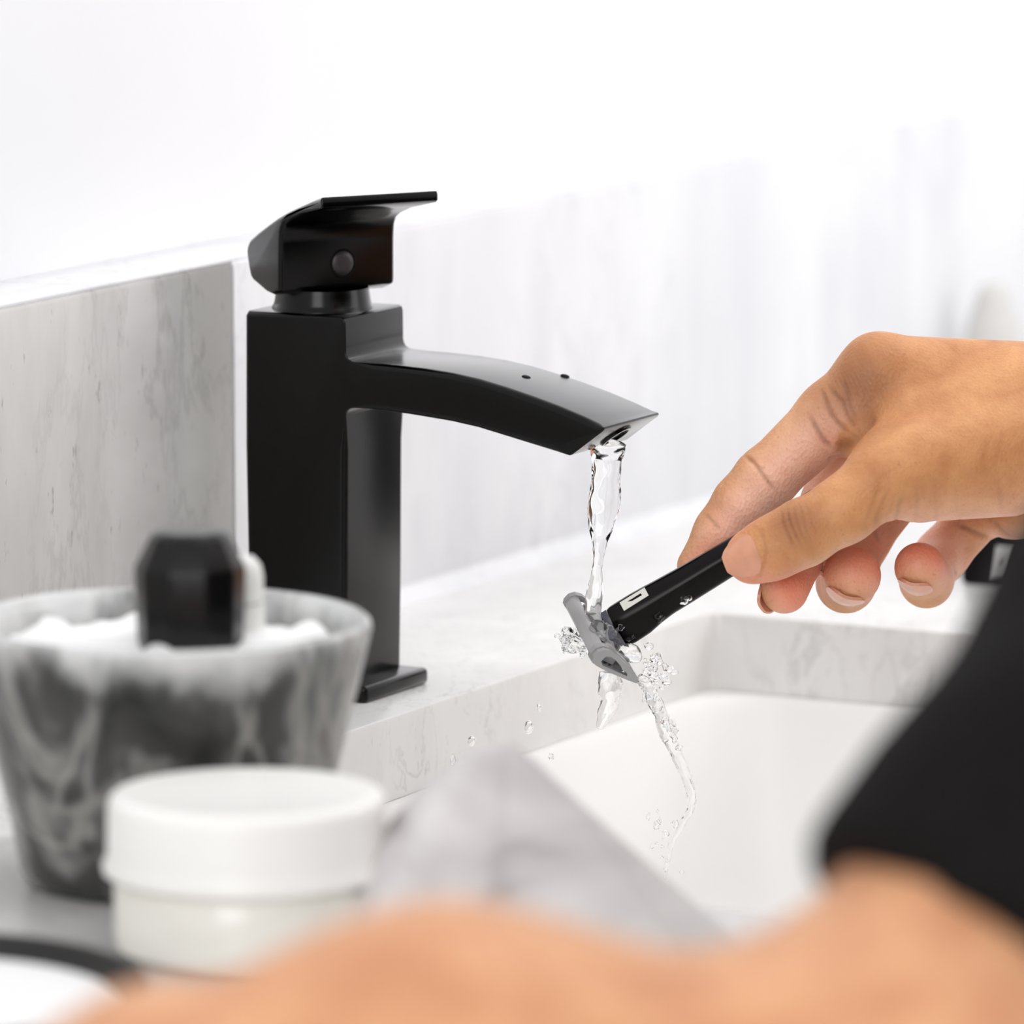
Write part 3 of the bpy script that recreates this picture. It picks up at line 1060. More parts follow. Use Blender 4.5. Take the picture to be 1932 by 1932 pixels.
# sections along the handle: (s, lower edge, ridge (towards viewer), upper edge, half thickness)
secs = [(-2.2, -6.6, 2.4, 7.6, 5.0), (-1.6, -7.2, 2.3, 8.0, 5.6), (2, -7.6, 1.8, 8.1, 6.2), (8, -7.4, 1.4, 8.1, 6.6), (13, -6.4, 1.2, 7.9, 6.8), (18, -5.9, 1.2, 7.6, 6.9), (26, -5.9, 1.2, 7.2, 7.0), (38, -5.8, 1.2, 6.9, 7.0),
        (50, -5.6, 1.0, 6.6, 6.9), (65, -5.4, 0.8, 6.3, 6.6), (82, -5.2, 0.6, 6.0, 6.2), (89, -4.8, 0.3, 5.2, 5.4), (92, -3.4, 0.1, 3.6, 3.6)]


def handle_section(lo_e, rd, hi_e, th):
    """Rounded hexagon: flat faces above and below a ridge that faces the viewer."""
    key = [(lo_e, -0.35 * th), (lo_e, 0.42 * th), (rd, th), (hi_e - 0.6, 0.56 * th), (hi_e, 0.1 * th), (hi_e - 0.4, -0.4 * th), (0.5 * (lo_e + hi_e), -th)]
    pts = []
    n = len(key)
    for i in range(n):
        p0, p1, p2 = np.array(key[i - 1]), np.array(key[i]), np.array(key[(i + 1) % n])
        a = p1 + (p0 - p1) * min(0.42, 2.6 / np.linalg.norm(p0 - p1))
        b = p1 + (p2 - p1) * min(0.42, 2.6 / np.linalg.norm(p2 - p1))
        for t in (0, 0.25, 0.5, 0.75, 1):
            pts.append((1 - t) ** 2 * a + 2 * t * (1 - t) * p1 + t * t * b)
    return pts


ss = np.linspace(-2.2, 92, 64)
S_ = np.array(secs)
rings = []
for s in ss:
    lo_e, rd, hi_e, thk = [np.interp(s, S_[:, 0], S_[:, i]) for i in (1, 2, 3, 4)]
    slant = 0.0
    sec = handle_section(lo_e, rd, hi_e, thk)
    rings.append([H0 + HAX * (s + (0.10 * q[0] if s < 4 else 0.10 * q[0] * max(0, 1 - (s - 4) / 10))) + HUP * q[0] + HTO * q[1] for q in sec])
v, f = loft(rings)
handle = hobj('handle', v, f, M_handle, razor, PIR, 50)

# printed white flag mark on the upper face of the handle, as a thin plate that follows the face
def face_point(px, py):
    """The handle's upper viewer-side face under a photo pixel."""
    dirv = hp(px, py, 40) - hp(px, py, -40)
    o = hp(px, py, -40)
    q1 = H0 + HUP * 1.3 + HTO * 6.72
    q2 = H0 + HUP * 7.1 + HTO * 3.9
    nn = unit(np.cross(HAX, q2 - q1))
    k = np.dot(q1 - o, nn) / np.dot(dirv, nn)
    nn = nn if nn[2] > 0 else -nn
    return o + dirv * k, nn


def flat_mark(name, polys, mat, lift):
    V, Fc = [], []
    for poly in polys:
        k = len(V)
        for q in poly:
            p, nn = face_point(*q)
            V.append(p + nn * lift)
        for q in poly:
            p, nn = face_point(*q)
            V.append(p + nn * (lift - 0.5))
        n = len(poly)
        Fc.append(tuple(range(k, k + n)))
        Fc.append(tuple(range(k + n, k + 2 * n))[::-1])
        for i in range(n):
            j = (i + 1) % n
            Fc.append((k + i, k + n + i, k + n + j, k + j))
    return hobj(name, V, Fc, mat, handle, Matrix(), 20)


oq = [(1169, 1137), (1216, 1108.5), (1224, 1123.5), (1177.5, 1152.5)]
iq = [(1183, 1135.5), (1209, 1119.2), (1211.5, 1123.2), (1193, 1134)]
flat_mark('logo', [[oq[0], oq[1], iq[1], iq[0]], [oq[1], oq[2], iq[2], iq[1]], [oq[2], oq[3], iq[3], iq[2]], [oq[3], oq[0], iq[0], iq[3]]], M_logo, 0.12)

# cartridge
CE = unit((0.24, -0.47, 0.85))                # long axis, toward the viewer
CG = unit(np.array((0.83, -0.42, -0.40)) - np.dot((0.83, -0.42, -0.40), CE) * CE)   # towards the guard
CN = np.cross(CE, CG)
if CN[1] < 0:
    CN = -CN
CO = hp(1136, 1199, -2)
AX = (CE, CG, CN)
end_prof = [(-9.6, -1.0), (-9.2, 1.4), (-7.6, 3.0), (-5.0, 3.5), (-2.0, 3.0), (3.0, 1.6), (9.4, -1.2), (10.8, -2.4), (10.4, -3.2), (7.0, -3.5), (-2.0, -3.9), (-7.0, -3.6), (-9.0, -2.6)]
end_hole = [(-5.6, 0.9), (-3.8, 1.6), (-1.6, 1.3), (5.4, -1.5), (5.8, -2.3), (-4.6, -2.6), (-6.0, -1.4)]


def holed_plate(outer, inner, lo, hi, m=56):
    """A plate along x with a hole: outline and hole resampled by angle about the hole's centre."""
    c = np.mean(inner, 0)

    def ray(poly, a):
        d = np.array([math.cos(a), math.sin(a)])
        best = 0
        n = len(poly)
        for i in range(n):
            p, q = np.array(poly[i]) - c, np.array(poly[(i + 1) % n]) - c
            e = q - p
            den = d[0] * e[1] - d[1] * e[0]
            if abs(den) < 1e-9:
                continue
            t = (p[0] * e[1] - p[1] * e[0]) / den
            s = (p[0] * d[1] - p[1] * d[0]) / den
            if t > 0 and -1e-6 <= s <= 1 + 1e-6:
                best = max(best, t)
        return c + d * best
    bm = bmesh.new()
    L = {}
    angs = sorted({round(math.atan2(p[1] - c[1], p[0] - c[0]), 4) for p in list(outer) + list(inner)} | {round(-math.pi + 2 * math.pi * i / m, 4) for i in range(m)})
    m = len(angs)
    for key, poly, x in (('o0', outer, lo), ('i0', inner, lo), ('o1', outer, hi), ('i1', inner, hi)):
        L[key] = [bm.verts.new((x, *ray(poly, a))) for a in angs]
    for i in range(m):
        j = (i + 1) % m
        bm.faces.new((L['o1'][i], L['o1'][j], L['i1'][j], L['i1'][i]))
        bm.faces.new((L['o0'][i], L['i0'][i], L['i0'][j], L['o0'][j]))
        bm.faces.new((L['o0'][i], L['o0'][j], L['o1'][j], L['o1'][i]))
        bm.faces.new((L['i0'][i], L['i1'][i], L['i1'][j], L['i0'][j]))
    bmesh.ops.recalc_face_normals(bm, faces=bm.faces)
    return bm


cart = frame_obj('cartridge', prism_bm([(-9.4, -1.6), (-9.0, 1.2), (-7.8, 2.4), (-6.4, 2.6), (-6.4, -2.6), (-8.6, -2.6)], -19.5, 19.5, None, 0.3, 2), CO, AX, M_grey, razor, PIR)
for lo, hi in ((18.6, 21.0), (-21.0, -18.6)):
    frame_obj('end_cap', holed_plate(end_prof, end_hole, lo, hi), CO, AX, M_grey, cart, Matrix())
frame_obj('end_cap_rim', holed_plate([(p[0] * 1.06, p[1] * 1.10) for p in end_prof], [(p[0] * 0.93, p[1] * 0.86) for p in end_prof], 16.6, 19.2), CO, AX, M_grey, cart, Matrix())
for k in range(5):
    y = -4.6 + k * 2.1
    bmx = box_bm((-18.4, y - 1.0, -2.75 + 0.05 * k), (18.4, y + 1.0, -2.55 + 0.05 * k), 0.0)
    for vtx in bmx.verts:
        vtx.co.z += (vtx.co.y - y) * 0.35
    frame_obj('blade', bmx, CO, AX, M_steel, cart, Matrix())
frame_obj('lubricating_strip', box_bm((-18.4, 6.4, -3.1), (18.4, 9.2, -1.7), 0.4, 2), CO, AX, M_strip, cart, Matrix())
frame_obj('guard_bar', prism_bm([(6.0, -1.4), (6.4, 0.4), (9.0, -0.9), (9.2, -1.6)], -19, 19, None, 0.2, 2), CO, AX, M_grey, cart, Matrix())
frame_obj('spine_bar', prism_bm([(-3.8, -2.2), (-3.8, 2.4), (-2.2, 3.0), (-0.4, 2.7), (0.6, 1.2), (0.6, -2.2)], -17.5, 17.5, None, 0.4, 2), CO, AX, M_grey, cart, Matrix())
for x in (-12.5, -6.5, 0.0, 6.5, 12.5):
    frame_obj('cross_rib', box_bm((x - 0.7, -7.5, -0.8), (x + 0.7, 7.0, 1.0), 0.25, 2), CO, AX, M_grey, cart, Matrix())
for x in (-9.0, 9.0):
    frame_obj('clip', box_bm((x - 1.8, -6.6, 1.6), (x + 1.8, -3.0, 3.3), 0.6, 3), CO, AX, M_grey, cart, Matrix())
# pivot arm and yoke between cartridge and handle
YK = [(0.7, 0.8, 3.4), (3.0, 1.6, 3.0)]
vv, ff = loft([[CO + CE * (sx * w) + CG * (0.8 + dg) + CN * (2.4 + dn) for sx, dg, dn in ((-1, -2.0, 0), (1, -2.0, 0), (1, 2.2, 0.2), (-1, 2.2, 0.2))] for w in (9.0,)] +
              [[H0 + HAX * (-1.8) + CE * (sx * 4.6) + HUP * (q * 5.6 - 0.4) for sx, q in ((-1, 1), (1, 1), (1, -1), (-1, -1))]])
hobj('pivot_arm', vv, ff, M_yoke, razor, PIR, 30)
bmy = lathe_bm([(0, -9.5), (2.0, -9.5), (2.4, -9.0), (2.4, 9.0), (2.0, 9.5), (0, 9.5)], 20)
for vtx in bmy.verts:
    vtx.co = Vector((vtx.co.z, vtx.co.x + 0.6, vtx.co.y + 2.6))
frame_obj('pivot_pin', bmy, CO, AX, M_yoke, razor, PIR)
# thin grey tongue standing at the handle's mouth
tong = [hp(1154.5, 1144, 2), hp(1157, 1142, 2), hp(1165, 1166, 4.5), hp(1167, 1190, 5.0), hp(1160, 1212, 4.5), hp(1154, 1204, 3), hp(1157, 1182, 3)]
vv, ff = loft([tong, [p - np.array([0.5, 0.2, 2.4]) for p in tong]])
hobj('tongue', vv, ff, M_yoke, razor, PIR, 30)

# ------------------------------------------------------------------ running water
def water_material():
    t = NT('clear_water')
    t.b.inputs['Base Color'].default_value = (1, 1, 1, 1)
    t.b.inputs['Transmission Weight'].default_value = 1.0
    t.b.inputs['IOR'].default_value = 1.33
    t.b.inputs['Roughness'].default_value = 0.0
    return t.m


M_water = water_material()


def value_noise(seed):
    r = np.random.default_rng(seed)
    ph = r.uniform(0, 6.28, (6, 3))
    fr = r.normal(0, 1, (6, 3))

    def fn(a, s, sa=1.0, ss=1.0):
        v = 0
        for i in range(6):
            v = v + np.sin(a * (1 + i % 3) * sa + ph[i, 0] + (s * ss) * fr[i, 0] * (1 + 0.5 * i) + ph[i, 1]) / (1 + 0.4 * i)
        return v / 3.0
    return fn


def stream(name, path, ctrl, label, seed, flat=0.62, amp=0.16, n=140, m=36, twist=2.2):
    """Water rope through hand-space points with half widths in mm; the section is a rippled, twisting oval."""
    P = np.array(path, float)
    t0 = np.linspace(0, 1, len(P))
    tt = np.linspace(0, 1, n)

    def cub(col):
        y = np.interp(tt, t0, col)
        k = np.ones(7) / 7
        z = np.convolve(np.pad(y, 3, mode='edge'), k, 'valid')
        z[0], z[-1] = y[0], y[-1]
        return z
    C = np.stack([cub(P[:, i]) for i in range(3)], 1)
    W = cub(np.array(ctrl, float))
    fn = value_noise(seed)
    rings = []
    for i in range(n):
        a = np.linspace(0, 2 * np.pi, m, endpoint=False)
        tg = unit(C[min(i + 1, n - 1)] - C[max(i - 1, 0)])
        e1 = unit(np.cross(tg, (0, 0, 1)) if abs(tg[2]) < 0.9 else np.cross(tg, (1, 0, 0)))
        e2 = np.cross(tg, e1)
        L = np.linalg.norm(np.diff(C, axis=0), axis=1).sum()
        s = tt[i] * L
        rad = W[i] * (1 + amp * fn(a, s, 1.0, 0.19) + 0.4 * amp * fn(a * 2 + 1, s, 1.5, 0.42))
        if i in (0, n - 1):
            rad = rad * 0.55
        rot = twist * tt[i]
        x, y = rad * np.cos(a), rad * flat * np.sin(a)
        rings.append(C[i] + np.outer(x, e1) + np.outer(y, e2))
    v, f = loft(rings)
    o = hobj(name, np.array(v), f, M_water, None, Matrix(), 180)
    return tag(o, label, 'water') if label else o


def d_of(px, py, Y, X=0.0):
    return (2.41 - proj(on_plane(px, py, 0, X))[2]) * 1000


T0 = d_of(1145, 860, 0)
main_px = [(1147, 838, 6.6), (1146, 852, 6.1), (1145, 866, 5.1), (1143, 900, 5.4), (1141, 930, 5.4), (1138, 965, 5.5), (1135, 995, 4.6), (1132, 1020, 2.7), (1130, 1045, 2.0), (1127, 1070, 1.7), (1124, 1098, 2.3), (1120, 1130, 3.2), (1119, 1160, 2.7), (1123, 1180, 3.4), (1126, 1190, 4.2)]
tz = np.linspace(T0, 2, len(main_px))
stream('water_stream', [hp(x, y, z) for (x, y, w), z in zip(main_px, tz)], [w for _, _, w in main_px], 'clear twisting stream of water falling from the spout onto the razor head', 3, 0.55, 0.13, 220, 44)
r1 = [(1150, 1268, 3.6), (1147, 1288, 4.2), (1150, 1305, 4.3), (1150, 1322, 3.4), (1143, 1340, 2.8), (1138, 1356, 2.2), (1131, 1376, 1.4)]
stream('water_runoff', [hp(x, y, 6) for x, y, w in r1], [w for _, _, w in r1], 'short run of water dripping straight down below the razor head', 11, 0.5, 0.3, 90, 30)
r2 = [(1205, 1276, 1.6), (1222, 1292, 2.6), (1236, 1320, 2.6), (1247, 1350, 2.3), (1258, 1384, 2.1), (1270, 1412, 1.9), (1284, 1440, 1.9), (1296, 1470, 1.7), (1304, 1500, 1.7), (1302, 1530, 1.3), (1284, 1556, 1.2), (1266, 1590, 0.9), (1258, 1630, 0.7), (1254, 1660, 0.5)]
stream('water_runoff', [hp(x, y, 2 - 3 * i) for i, (x, y, w) in enumerate(r2)], [w for _, _, w in r2], 'long thin braid of water arching off the razor into the basin', 23, 0.6, 0.34, 200, 26)

# water clinging to the razor head and splashing off it: nobody could count these
def blob(bm, c, r, seed, sub=2):
    r_ = np.random.default_rng(seed)
    ret = bmesh.ops.create_icosphere(bm, subdivisions=sub, radius=1.0)
    q = r_.normal(0, 1, (3, 3)) * 0.8
    ph = r_.uniform(0, 6, 3)
    for v in ret['verts']:
        d = np.array(v.co)
        k = 1 + 0.16 * np.sin(3 * q[0] @ d + ph[0]) + 0.12 * np.sin(4 * q[1] @ d + ph[1])
        p = c + d * k * np.array(r)
        v.co = Vector(hw(p[None])[0])
    return bm


def splash(name, items, label, step=0.4):
    """One liquid mass: the smooth union of many small ellipsoids."""
    cs = np.array([hp(x, y, z) for x, y, z, _ in items])
    rs = np.array([r if hasattr(r, '__len__') else (r, r, r) for *_, r in items])

    def fn(P):
        d = np.full(len(P), 9.0, np.float32)
        for c, r in zip(cs, rs):
            m = np.abs(P - c).max(1) < 6 + r.max()
            q = (P[m] - c) / r
            l = np.linalg.norm(q, axis=1)
            e = (l - 1) * r.min() + 0.10 * np.sin(P[m] @ np.array([2.1, 1.3, 0.7])) * np.sin(P[m] @ np.array([-0.9, 1.9, 1.4]))
            d[m] = smin(d[m], e, 0.8)
        return d
    lo, hi = (cs - rs).min(0) - 1.2, (cs + rs).max(0) + 1.2
    v, q = surface_nets(fn, lo, hi, step)
    o = hobj(name, v, q, M_water, None, Matrix(), 180)
    return tag(o, label, 'water', None, 'stuff')


it = []
for i in range(46):
    a, q = rng.uniform(0, 1), rng.uniform(0, 1)
    it.append((1066 + 42 * a ** 1.1 - 6 * q + rng.normal(0, 5), 1180 + 42 * q + rng.normal(0, 5) + 12 * a, rng.uniform(-18, 2), (rng.uniform(0.5, 1.9), rng.uniform(0.5, 1.7), rng.uniform(0.5, 1.6))))
it += [(1082, 1222, 0, (2.6, 2.2, 2)), (1102, 1218, 2, (2.4, 1.8, 2)), (1072, 1196, -6, (1.8, 2.6, 2)), (1066, 1212, -3, (1.4, 1.8, 1.4))]
splash('splash_water', it, 'clear water splashing out of the far side of the razor head')
it = [(1188, 1232, 6, (4.0, 3.4, 3)), (1178, 1240, 7, (3.2, 2.4, 2.6)), (1200, 1240, 5, (2.2, 2.0, 2)), (1140, 1203, 8, (4.6, 5.2, 2.2)), (1127, 1190, 6, (3.0, 4.0, 2.4)), (1150, 1222, 9, (3.4, 2.4, 2))]
for i in range(34):
    t = rng.uniform(0, 1)
    it.append((1208 + 55 * t + rng.normal(0, 8), 1236 + 52 * t + rng.normal(0, 13), rng.uniform(-14, 6), (rng.uniform(0.4, 1.7), rng.uniform(0.4, 1.9), rng.uniform(0.4, 1.4))))
for i in range(26):
    t = rng.uniform(0, 1)
    it.append((1225 + 65 * t + rng.normal(0, 9), 1300 + 130 * t + rng.normal(0, 12), rng.uniform(-14, 2), (rng.uniform(0.4, 1.4), rng.uniform(0.5, 2.0), rng.uniform(0.4, 1.2))))
for i in range(16):
    it.append((1252 + rng.normal(0, 14), 1590 + rng.uniform(-70, 60), rng.uniform(-30, -8), (rng.uniform(0.4, 1.2), rng.uniform(0.5, 1.8), rng.uniform(0.4, 1.0))))
splash('splash_water', it, 'clear beads and droplets of water flying off the near side of the razor')
for px, py, z, r, where in ((855, 1434, -2, (1.0, 1.9, 1.0), 'lowest, leftmost water drop in the air by the grey cloth'), (997, 1372, -8, (1.5, 2.6, 1.4), 'largest tall water drop in the air before the marble sink edge'),
                            (1017, 1336, -8, (0.8, 1.4, 0.8), 'small water drop just above the largest one, before the sink edge'), (890, 1398, -4, (1.6, 1.8, 1.3), 'round water drop in the air, second from the left'),
                            (1040, 1428, -6, (0.9, 1.2, 0.9), 'tiny rightmost water drop in the air over the white basin')):
    bm = blob(bmesh.new(), hp(px, py, z), r, int(px))
    tag(bm_obj('water_drop', bm, M_water, None, auto=180), where, 'water drop', 'water drops in front of the marble sink edge')

# beads of water standing on the handle
def handle_surface(px, py):
    o, dv = hp(px, py, 40), unit(hp(px, py, -40) - hp(px, py, 40))
    best = None
    for i, s in enumerate(np.linspace(0, 70, 120)):
        lo_e, rd, hi_e, thk = [np.interp(s, S_[:, 0], S_[:, k]) for k in (1, 2, 3, 4)]
        for q in handle_section(lo_e, rd, hi_e, thk):
            p = H0 + HAX * s + HUP * q[0] + HTO * q[1]
            w = p - o
            if q[1] < 0.2 * thk:
                continue
            e = np.linalg.norm(w - (w @ dv) * dv)
            if best is None or e < best[0]:
                best = (e, p)
    return best[1]


for px, py, r, where in ((1241, 1162, 2.0, 'largest round water bead on the black razor handle'), (1176, 1190, 1.2, 'water bead at the mouth of the razor handle, beside the grey tongue'),
                         (1194, 1197, 0.9, 'small water bead on the lower flare of the razor handle'), (1172, 1208, 0.9, 'lowest water bead on the razor handle, nearest the cartridge'),
                         (1288, 1131, 1.7, 'wide water bead halfway up the razor handle'), (1296, 1123, 1.2, 'small water bead touching the wide one, nearest the thumb')):
    p = handle_surface(px, py)
    bm = blob(bmesh.new(), p + HTO * 0.1, (r, r, r * 0.75), int(px), 3)
    tag(bm_obj('water_bead', bm, M_water, None, auto=180), where, 'water drop', 'water beads on the razor handle')

# ------------------------------------------------------------------ things on the counter
def ground(px, py, z=0.0):
    return on_plane(px, py, 2, z)


def bowl_marble():
    t = NT('dark_bowl_marble')
    v = t.coords((17, 17, 13), (0.3, 0.5, 0))
    cl = t.noise(v, 1.25, 3, 0.5, 1.1)
    base = t.ramp(cl, [(0.32, lin((36, 36, 36))), (0.45, lin((62, 62, 60))), (0.56, lin((140, 138, 135))), (0.64, lin((92, 97, 94))), (0.76, lin((62, 70, 67)))])
    v2 = t.coords((16, 16, 9), (0.5, 0.3, 0))
    vn = t.ramp(t.noise(v2, 0.9, 3, 0.5, 1.6), [(0.46, (0, 0, 0)), (0.505, (0.55, 0.55, 0.55)), (0.55, (0, 0, 0))])
    base = t.mix(vn, base, lin((168, 166, 162)))
    # paler stone towards the rim, with its own ragged edge
    tc = t.t.nodes.new('ShaderNodeTexCoord')
    sx = t.t.nodes.new('ShaderNodeSeparateXYZ')
    t.l(tc.outputs['Object'], sx.inputs[0])
    wob = t.noise(t.coords((30, 30, 12)), 1.0, 4, 0.6)
    ma = t.t.nodes.new('ShaderNodeMath')
    ma.operation = 'MULTIPLY_ADD'
    t.l(wob, ma.inputs[0])
    ma.inputs[1].default_value = 0.05
    t.l(sx.outputs['Z'], ma.inputs[2])
    f = t.ramp(ma.outputs[0], [(0.097, (0, 0, 0)), (0.110, (0.85, 0.85, 0.85))])
    base = t.mix(f, base, lin((220, 221, 221)))
    t.l(base, t.b.inputs['Base Color'])
    t.b.inputs['Roughness'].default_value = 0.22
    return t.m


M_bowl = bowl_marble()
M_lather = plain('white_lather', (244, 244, 244), 0.7, 0.2)
M_jarlid = plain('white_jar_lid', (247, 246, 243), 0.35, 0.4)
M_jar = plain('milky_jar', (240, 238, 230), 0.2, 0.5)
M_gloss = plain('glossy_black', (9, 8, 8), 0.25, 0.3)
M_bristle = plain('brush_bristles', (70, 60, 52), 0.8, 0.1)
M_tin = plain('black_dish', (34, 33, 33), 0.3, 0.4)

b = ground(320, 1655)
bowl = tag(empty('shaving_bowl', (b[0], b[1], 0)), 'dark grey marble shaving bowl with white veins holding a black handled brush', 'bowl')
bm_obj('bowl_body', lathe_bm([(0, 0), (0.043, 0), (0.0455, 0.0012), (0.047, 0.004), (0.0495, 0.018), (0.0535, 0.036), (0.058, 0.055), (0.0625, 0.074), (0.0638, 0.0795), (0.0635, 0.0815), (0.062, 0.0828),
                              (0.0600, 0.0828), (0.0585, 0.0815), (0.0572, 0.078), (0.0535, 0.060), (0.048, 0.036), (0.042, 0.018), (0.033, 0.010), (0, 0.0085)], 96), M_bowl, bowl)
# lather filling the bowl
bm = lathe_bm([(0, 0.0096), (0.032, 0.0112), (0.0405, 0.0195), (0.0465, 0.0370), (0.0515, 0.058), (0.0552, 0.0725)] + [(0.0552 * math.cos(a), 0.0725 + 0.003 * math.sin(a)) for a in np.linspace(0.2, 1.45, 9)] + [(0, 0.0755)], 72, (b[0], b[1], 0))
for v in bm.verts:
    if v.co.z > 0.0730:
        x, y = (v.co.x - b[0]) * 1000, (v.co.y - b[1]) * 1000
        v.co.z += 0.0035 * math.sin(x / 7 + 1.3) * math.sin(y / 6 + 0.4) + 0.002 * math.sin(x / 3.1) * math.cos(y / 3.7)
tag(bm_obj('lather', bm, M_lather), 'white lather filling the dark marble shaving bowl', 'lather')
# brush: faceted black handle standing up out of the lather
kx = b - FWD * np.array([1, 1, 0]) * 0.012 + RIGHT * ((366 - 320) / F_PX * 2.166)
brush = tag(empty('shaving_brush', (kx[0], kx[1], 0.012)), 'shaving brush with a faceted glossy black handle standing in the bowl', 'brush')
bm = lathe_bm([(0, 0.1215), (0.0105, 0.1210), (0.0122, 0.1200), (0.0170, 0.1105), (0.0175, 0.1090), (0.0168, 0.088), (0.0150, 0.078), (0.013, 0.072), (0.013, 0.068), (0, 0.068)], 10)
bmesh.ops.rotate(bm, cent=(0, 0, 0), matrix=Matrix.Rotation(0.2, 3, 'Z'), verts=bm.verts)
bmesh.ops.bevel(bm, geom=[e for e in bm.edges if len(e.link_faces) == 2 and e.calc_face_angle() > 0.3], offset=0.0006, segments=2, affect='EDGES')
h_ = bm_obj('handle', bm, M_gloss, brush, auto=20)
h_.location = (0, 0, -0.021)
bm = lathe_bm([(0, 0.0588), (0.0125, 0.0588), (0.0135, 0.045), (0.019, 0.020), (0.0205, 0.013), (0, 0.0125)], 32)
h_ = bm_obj('bristles', bm, M_bristle, brush)
h_.location = (0, 0, -0.012)
# small white tube behind the brush
tx = b + FWD * np.array([1, 1, 0]) * 0.016 + RIGHT * ((448 - 320) / F_PX * 2.18)
tube = tag(empty('cream_tube', (tx[0], tx[1], 0.03)), 'small white round topped tube standing in the bowl behind the brush handle', 'tube')
M_tube = plain('white_plastic', (236, 236, 233), 0.4, 0.4)
o = bm_obj('tube_body', lathe_bm([(0, 0.012), (0.008, 0.012), (0.0084, 0.03), (0.0084, 0.055), (0, 0.055)], 32), M_tube, tube)
o = bm_obj('tube_cap', lathe_bm([(0, 0.0555), (0.0080, 0.0555), (0.0080, 0.0635), (0.0072, 0.067), (0.0050, 0.0695), (0, 0.0705)], 32), M_tube, tube)

# jar with a white lid
j = ground(468, 1790)
jar = tag(empty('cream_jar', (j[0], j[1], 0)), 'squat round white cream jar with a white lid in front of the bowl', 'jar')
bm_obj('jar_body', lathe_bm([(0, 0), (0.037, 0), (0.0395, 0.002), (0.0400, 0.006), (0.0400, 0.020), (0.0385, 0.0225), (0.037, 0.024), (0, 0.024)], 80), M_jar, jar)
bm_obj('lid', lathe_bm([(0, 0.0235), (0.0412, 0.0235), (0.0432, 0.0245), (0.0434, 0.0265), (0.0424, 0.028), (0.0420, 0.030), (0.0417, 0.044), (0.0412, 0.0462), (0.0398, 0.0476), (0.038, 0.0480), (0.0355, 0.0474), (0, 0.0470)], 96), M_jarlid, jar)

# black dish with white cream in it
q = on_plane(-190, 1858, 2, 0.014)
dish = tag(empty('soap_dish', (q[0], q[1], 0)), 'round black dish filled with white soap in front of the marble bowl', 'dish')
bm_obj('dish_body', lathe_bm([(0, 0), (0.060, 0), (0.066, 0.002), (0.0705, 0.010), (0.0712, 0.0135), (0.0702, 0.0146), (0.0688, 0.0140), (0.0670, 0.0085), (0.062, 0.004), (0, 0.0035)], 96), M_tin, dish)
o = tag(bm_obj('shaving_soap', lathe_bm([(0, 0.004), (0.059, 0.0042), (0.0635, 0.0062), (0.064, 0.0075), (0.062, 0.0088), (0.05, 0.0094), (0, 0.0098)], 80, (q[0], q[1], 0)), M_lather), 'round white cake of shaving soap inside the black dish', 'soap')

# grey washcloth bunched up at the near edge of the sink
def cloth_material():
    t = NT('grey_cloth')
    f = t.noise(t.coords((17, 17, 24), (0.1, 0.7, 1.2)), 1.0, 3, 0.5, 0.8)
    base = t.ramp(f, [(0.30, lin((138, 129, 130))), (0.42, lin((202, 198, 198))), (0.62, lin((222, 219, 218)))])
    t.l(base, t.b.inputs['Base Color'])
    t.b.inputs['Roughness'].default_value = 0.9
    t.b.inputs['Specular IOR Level'].default_value = 0.1
    t.bump(t.noise(t.coords(), 900, 2), 0.3, 0.001)
    return t.m


c0 = at(955, 1806, 2.05)
c0[2] = 0
V, Fs = [], []
NA, NR = 120, 40
for i in range(NR + 1):
    h = i / NR
    for k in range(NA):
        th_ = 2 * math.pi * k / NA
        # outline: straight fall on the right, full shoulder on the left
        left = max(0, -math.cos(th_))
        ex = 1.0 + 0.65 * left
        fold = 1 + 0.07 * math.sin(5 * th_ + 0.7) * h + 0.04 * math.sin(11 * th_ + 2) * h
        wr = (0.0025 + 0.066 * h) * fold
        zz = 0.064 * (1 - h ** ex) + 0.0012
        p = np.array([c0[0], c0[1], 0]) + RIGHT * wr * math.cos(th_) * (1.0 if math.cos(th_) > 0 else 0.86) + np.array([FWD[0], FWD[1], 0]) * 0.55 * wr * math.sin(th_)
        V.append((p[0], p[1], zz + (0.002 * math.sin(7 * th_) * h * (1 - h))))
for i in range(NR):
    for k in range(NA):
        k2 = (k + 1) % NA
        Fs.append((i * NA + k, (i + 1) * NA + k, (i + 1) * NA + k2, i * NA + k2))
Fs.append(tuple(range(NA)))
cl = mesh_obj('washcloth', V, Fs, cloth_material(), auto=70)
sol = cl.modifiers.new('thickness', 'SOLIDIFY')
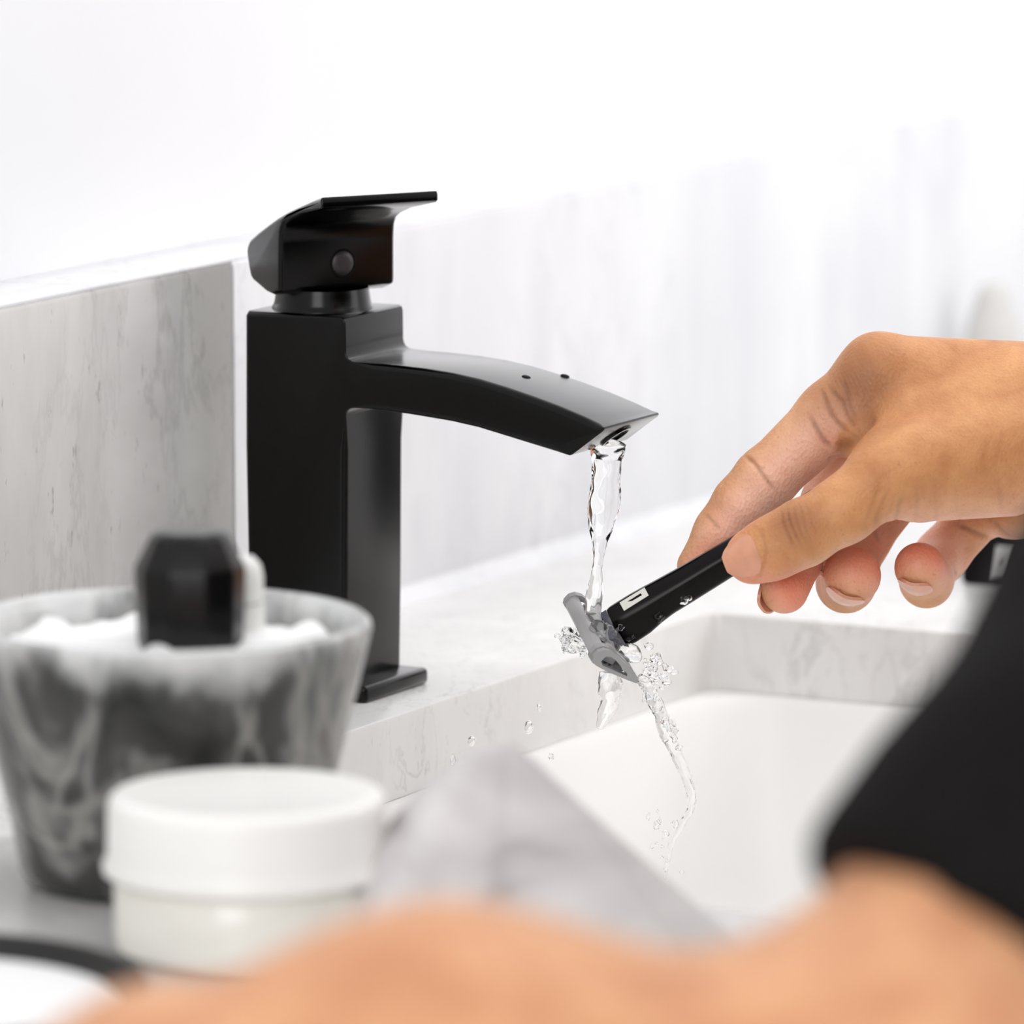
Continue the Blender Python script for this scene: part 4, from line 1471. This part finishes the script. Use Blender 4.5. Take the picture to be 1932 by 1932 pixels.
sol.thickness = 0.0025
sol.offset = -1
tag(cl, 'soft grey washcloth bunched to a peak beside the white jar', 'towel')

# black carton with a white label beyond the sink
bx = tag(empty('toiletry_box', (0.317, -0.150, 0)), 'black toiletry box with a small white label standing beyond the sink', 'box')
o = bm_obj('box_body', box_bm((0.317, -0.215, 0.0), (0.365, -0.109, 0.078), 0.0025, 2), M_shirt, bx)
o.matrix_parent_inverse = Matrix.Translation(-bx.location)
lp = [on_plane(x, y, 0, 0.3168) for x, y in ((1881, 1030), (1914, 1034), (1900, 1090), (1872, 1094))]
vv = [tuple(p) for p in lp] + [(p[0] + 0.0006, p[1], p[2]) for p in lp]
ff = [(0, 1, 2, 3), (7, 6, 5, 4)] + [(i, 4 + i, 4 + (i + 1) % 4, (i + 1) % 4) for i in range(4)]
o = mesh_obj('label', vv, ff, plain('box_label', (206, 205, 205), 0.6, 0.2), bx, smooth=False)
o.matrix_parent_inverse = Matrix.Translation(-bx.location)
lp = [on_plane(x, y, 0, 0.3165) for x, y in ((1889, 1058), (1898, 1055), (1897, 1068), (1889, 1072))]
vv = [tuple(p) for p in lp] + [(p[0] + 0.0006, p[1], p[2]) for p in lp]
o = mesh_obj('label_mark', vv, ff, plain('label_print', (150, 149, 150), 0.6, 0.2), bx, smooth=False)
o.matrix_parent_inverse = Matrix.Translation(-bx.location)

# grey bottle far along the counter, half hidden by the hand
g = at(1872, 811, 3.12)
btl = tag(empty('soap_bottle', (g[0], g[1], 0)), 'grey bottle far along the counter, half hidden behind the wrist', 'bottle')
M_btl = plain('grey_bottle', (204, 202, 199), 0.5, 0.3)
bm_obj('bottle_body', lathe_bm([(0, 0), (0.0125, 0), (0.0135, 0.002), (0.0130, 0.046), (0.0115, 0.055), (0.0095, 0.061), (0, 0.061)], 48), M_btl, btl)
bm_obj('bottle_cap', lathe_bm([(0, 0.0605), (0.0090, 0.0605), (0.0082, 0.066), (0.0058, 0.0705), (0.003, 0.0725), (0, 0.073)], 32), M_btl, btl)
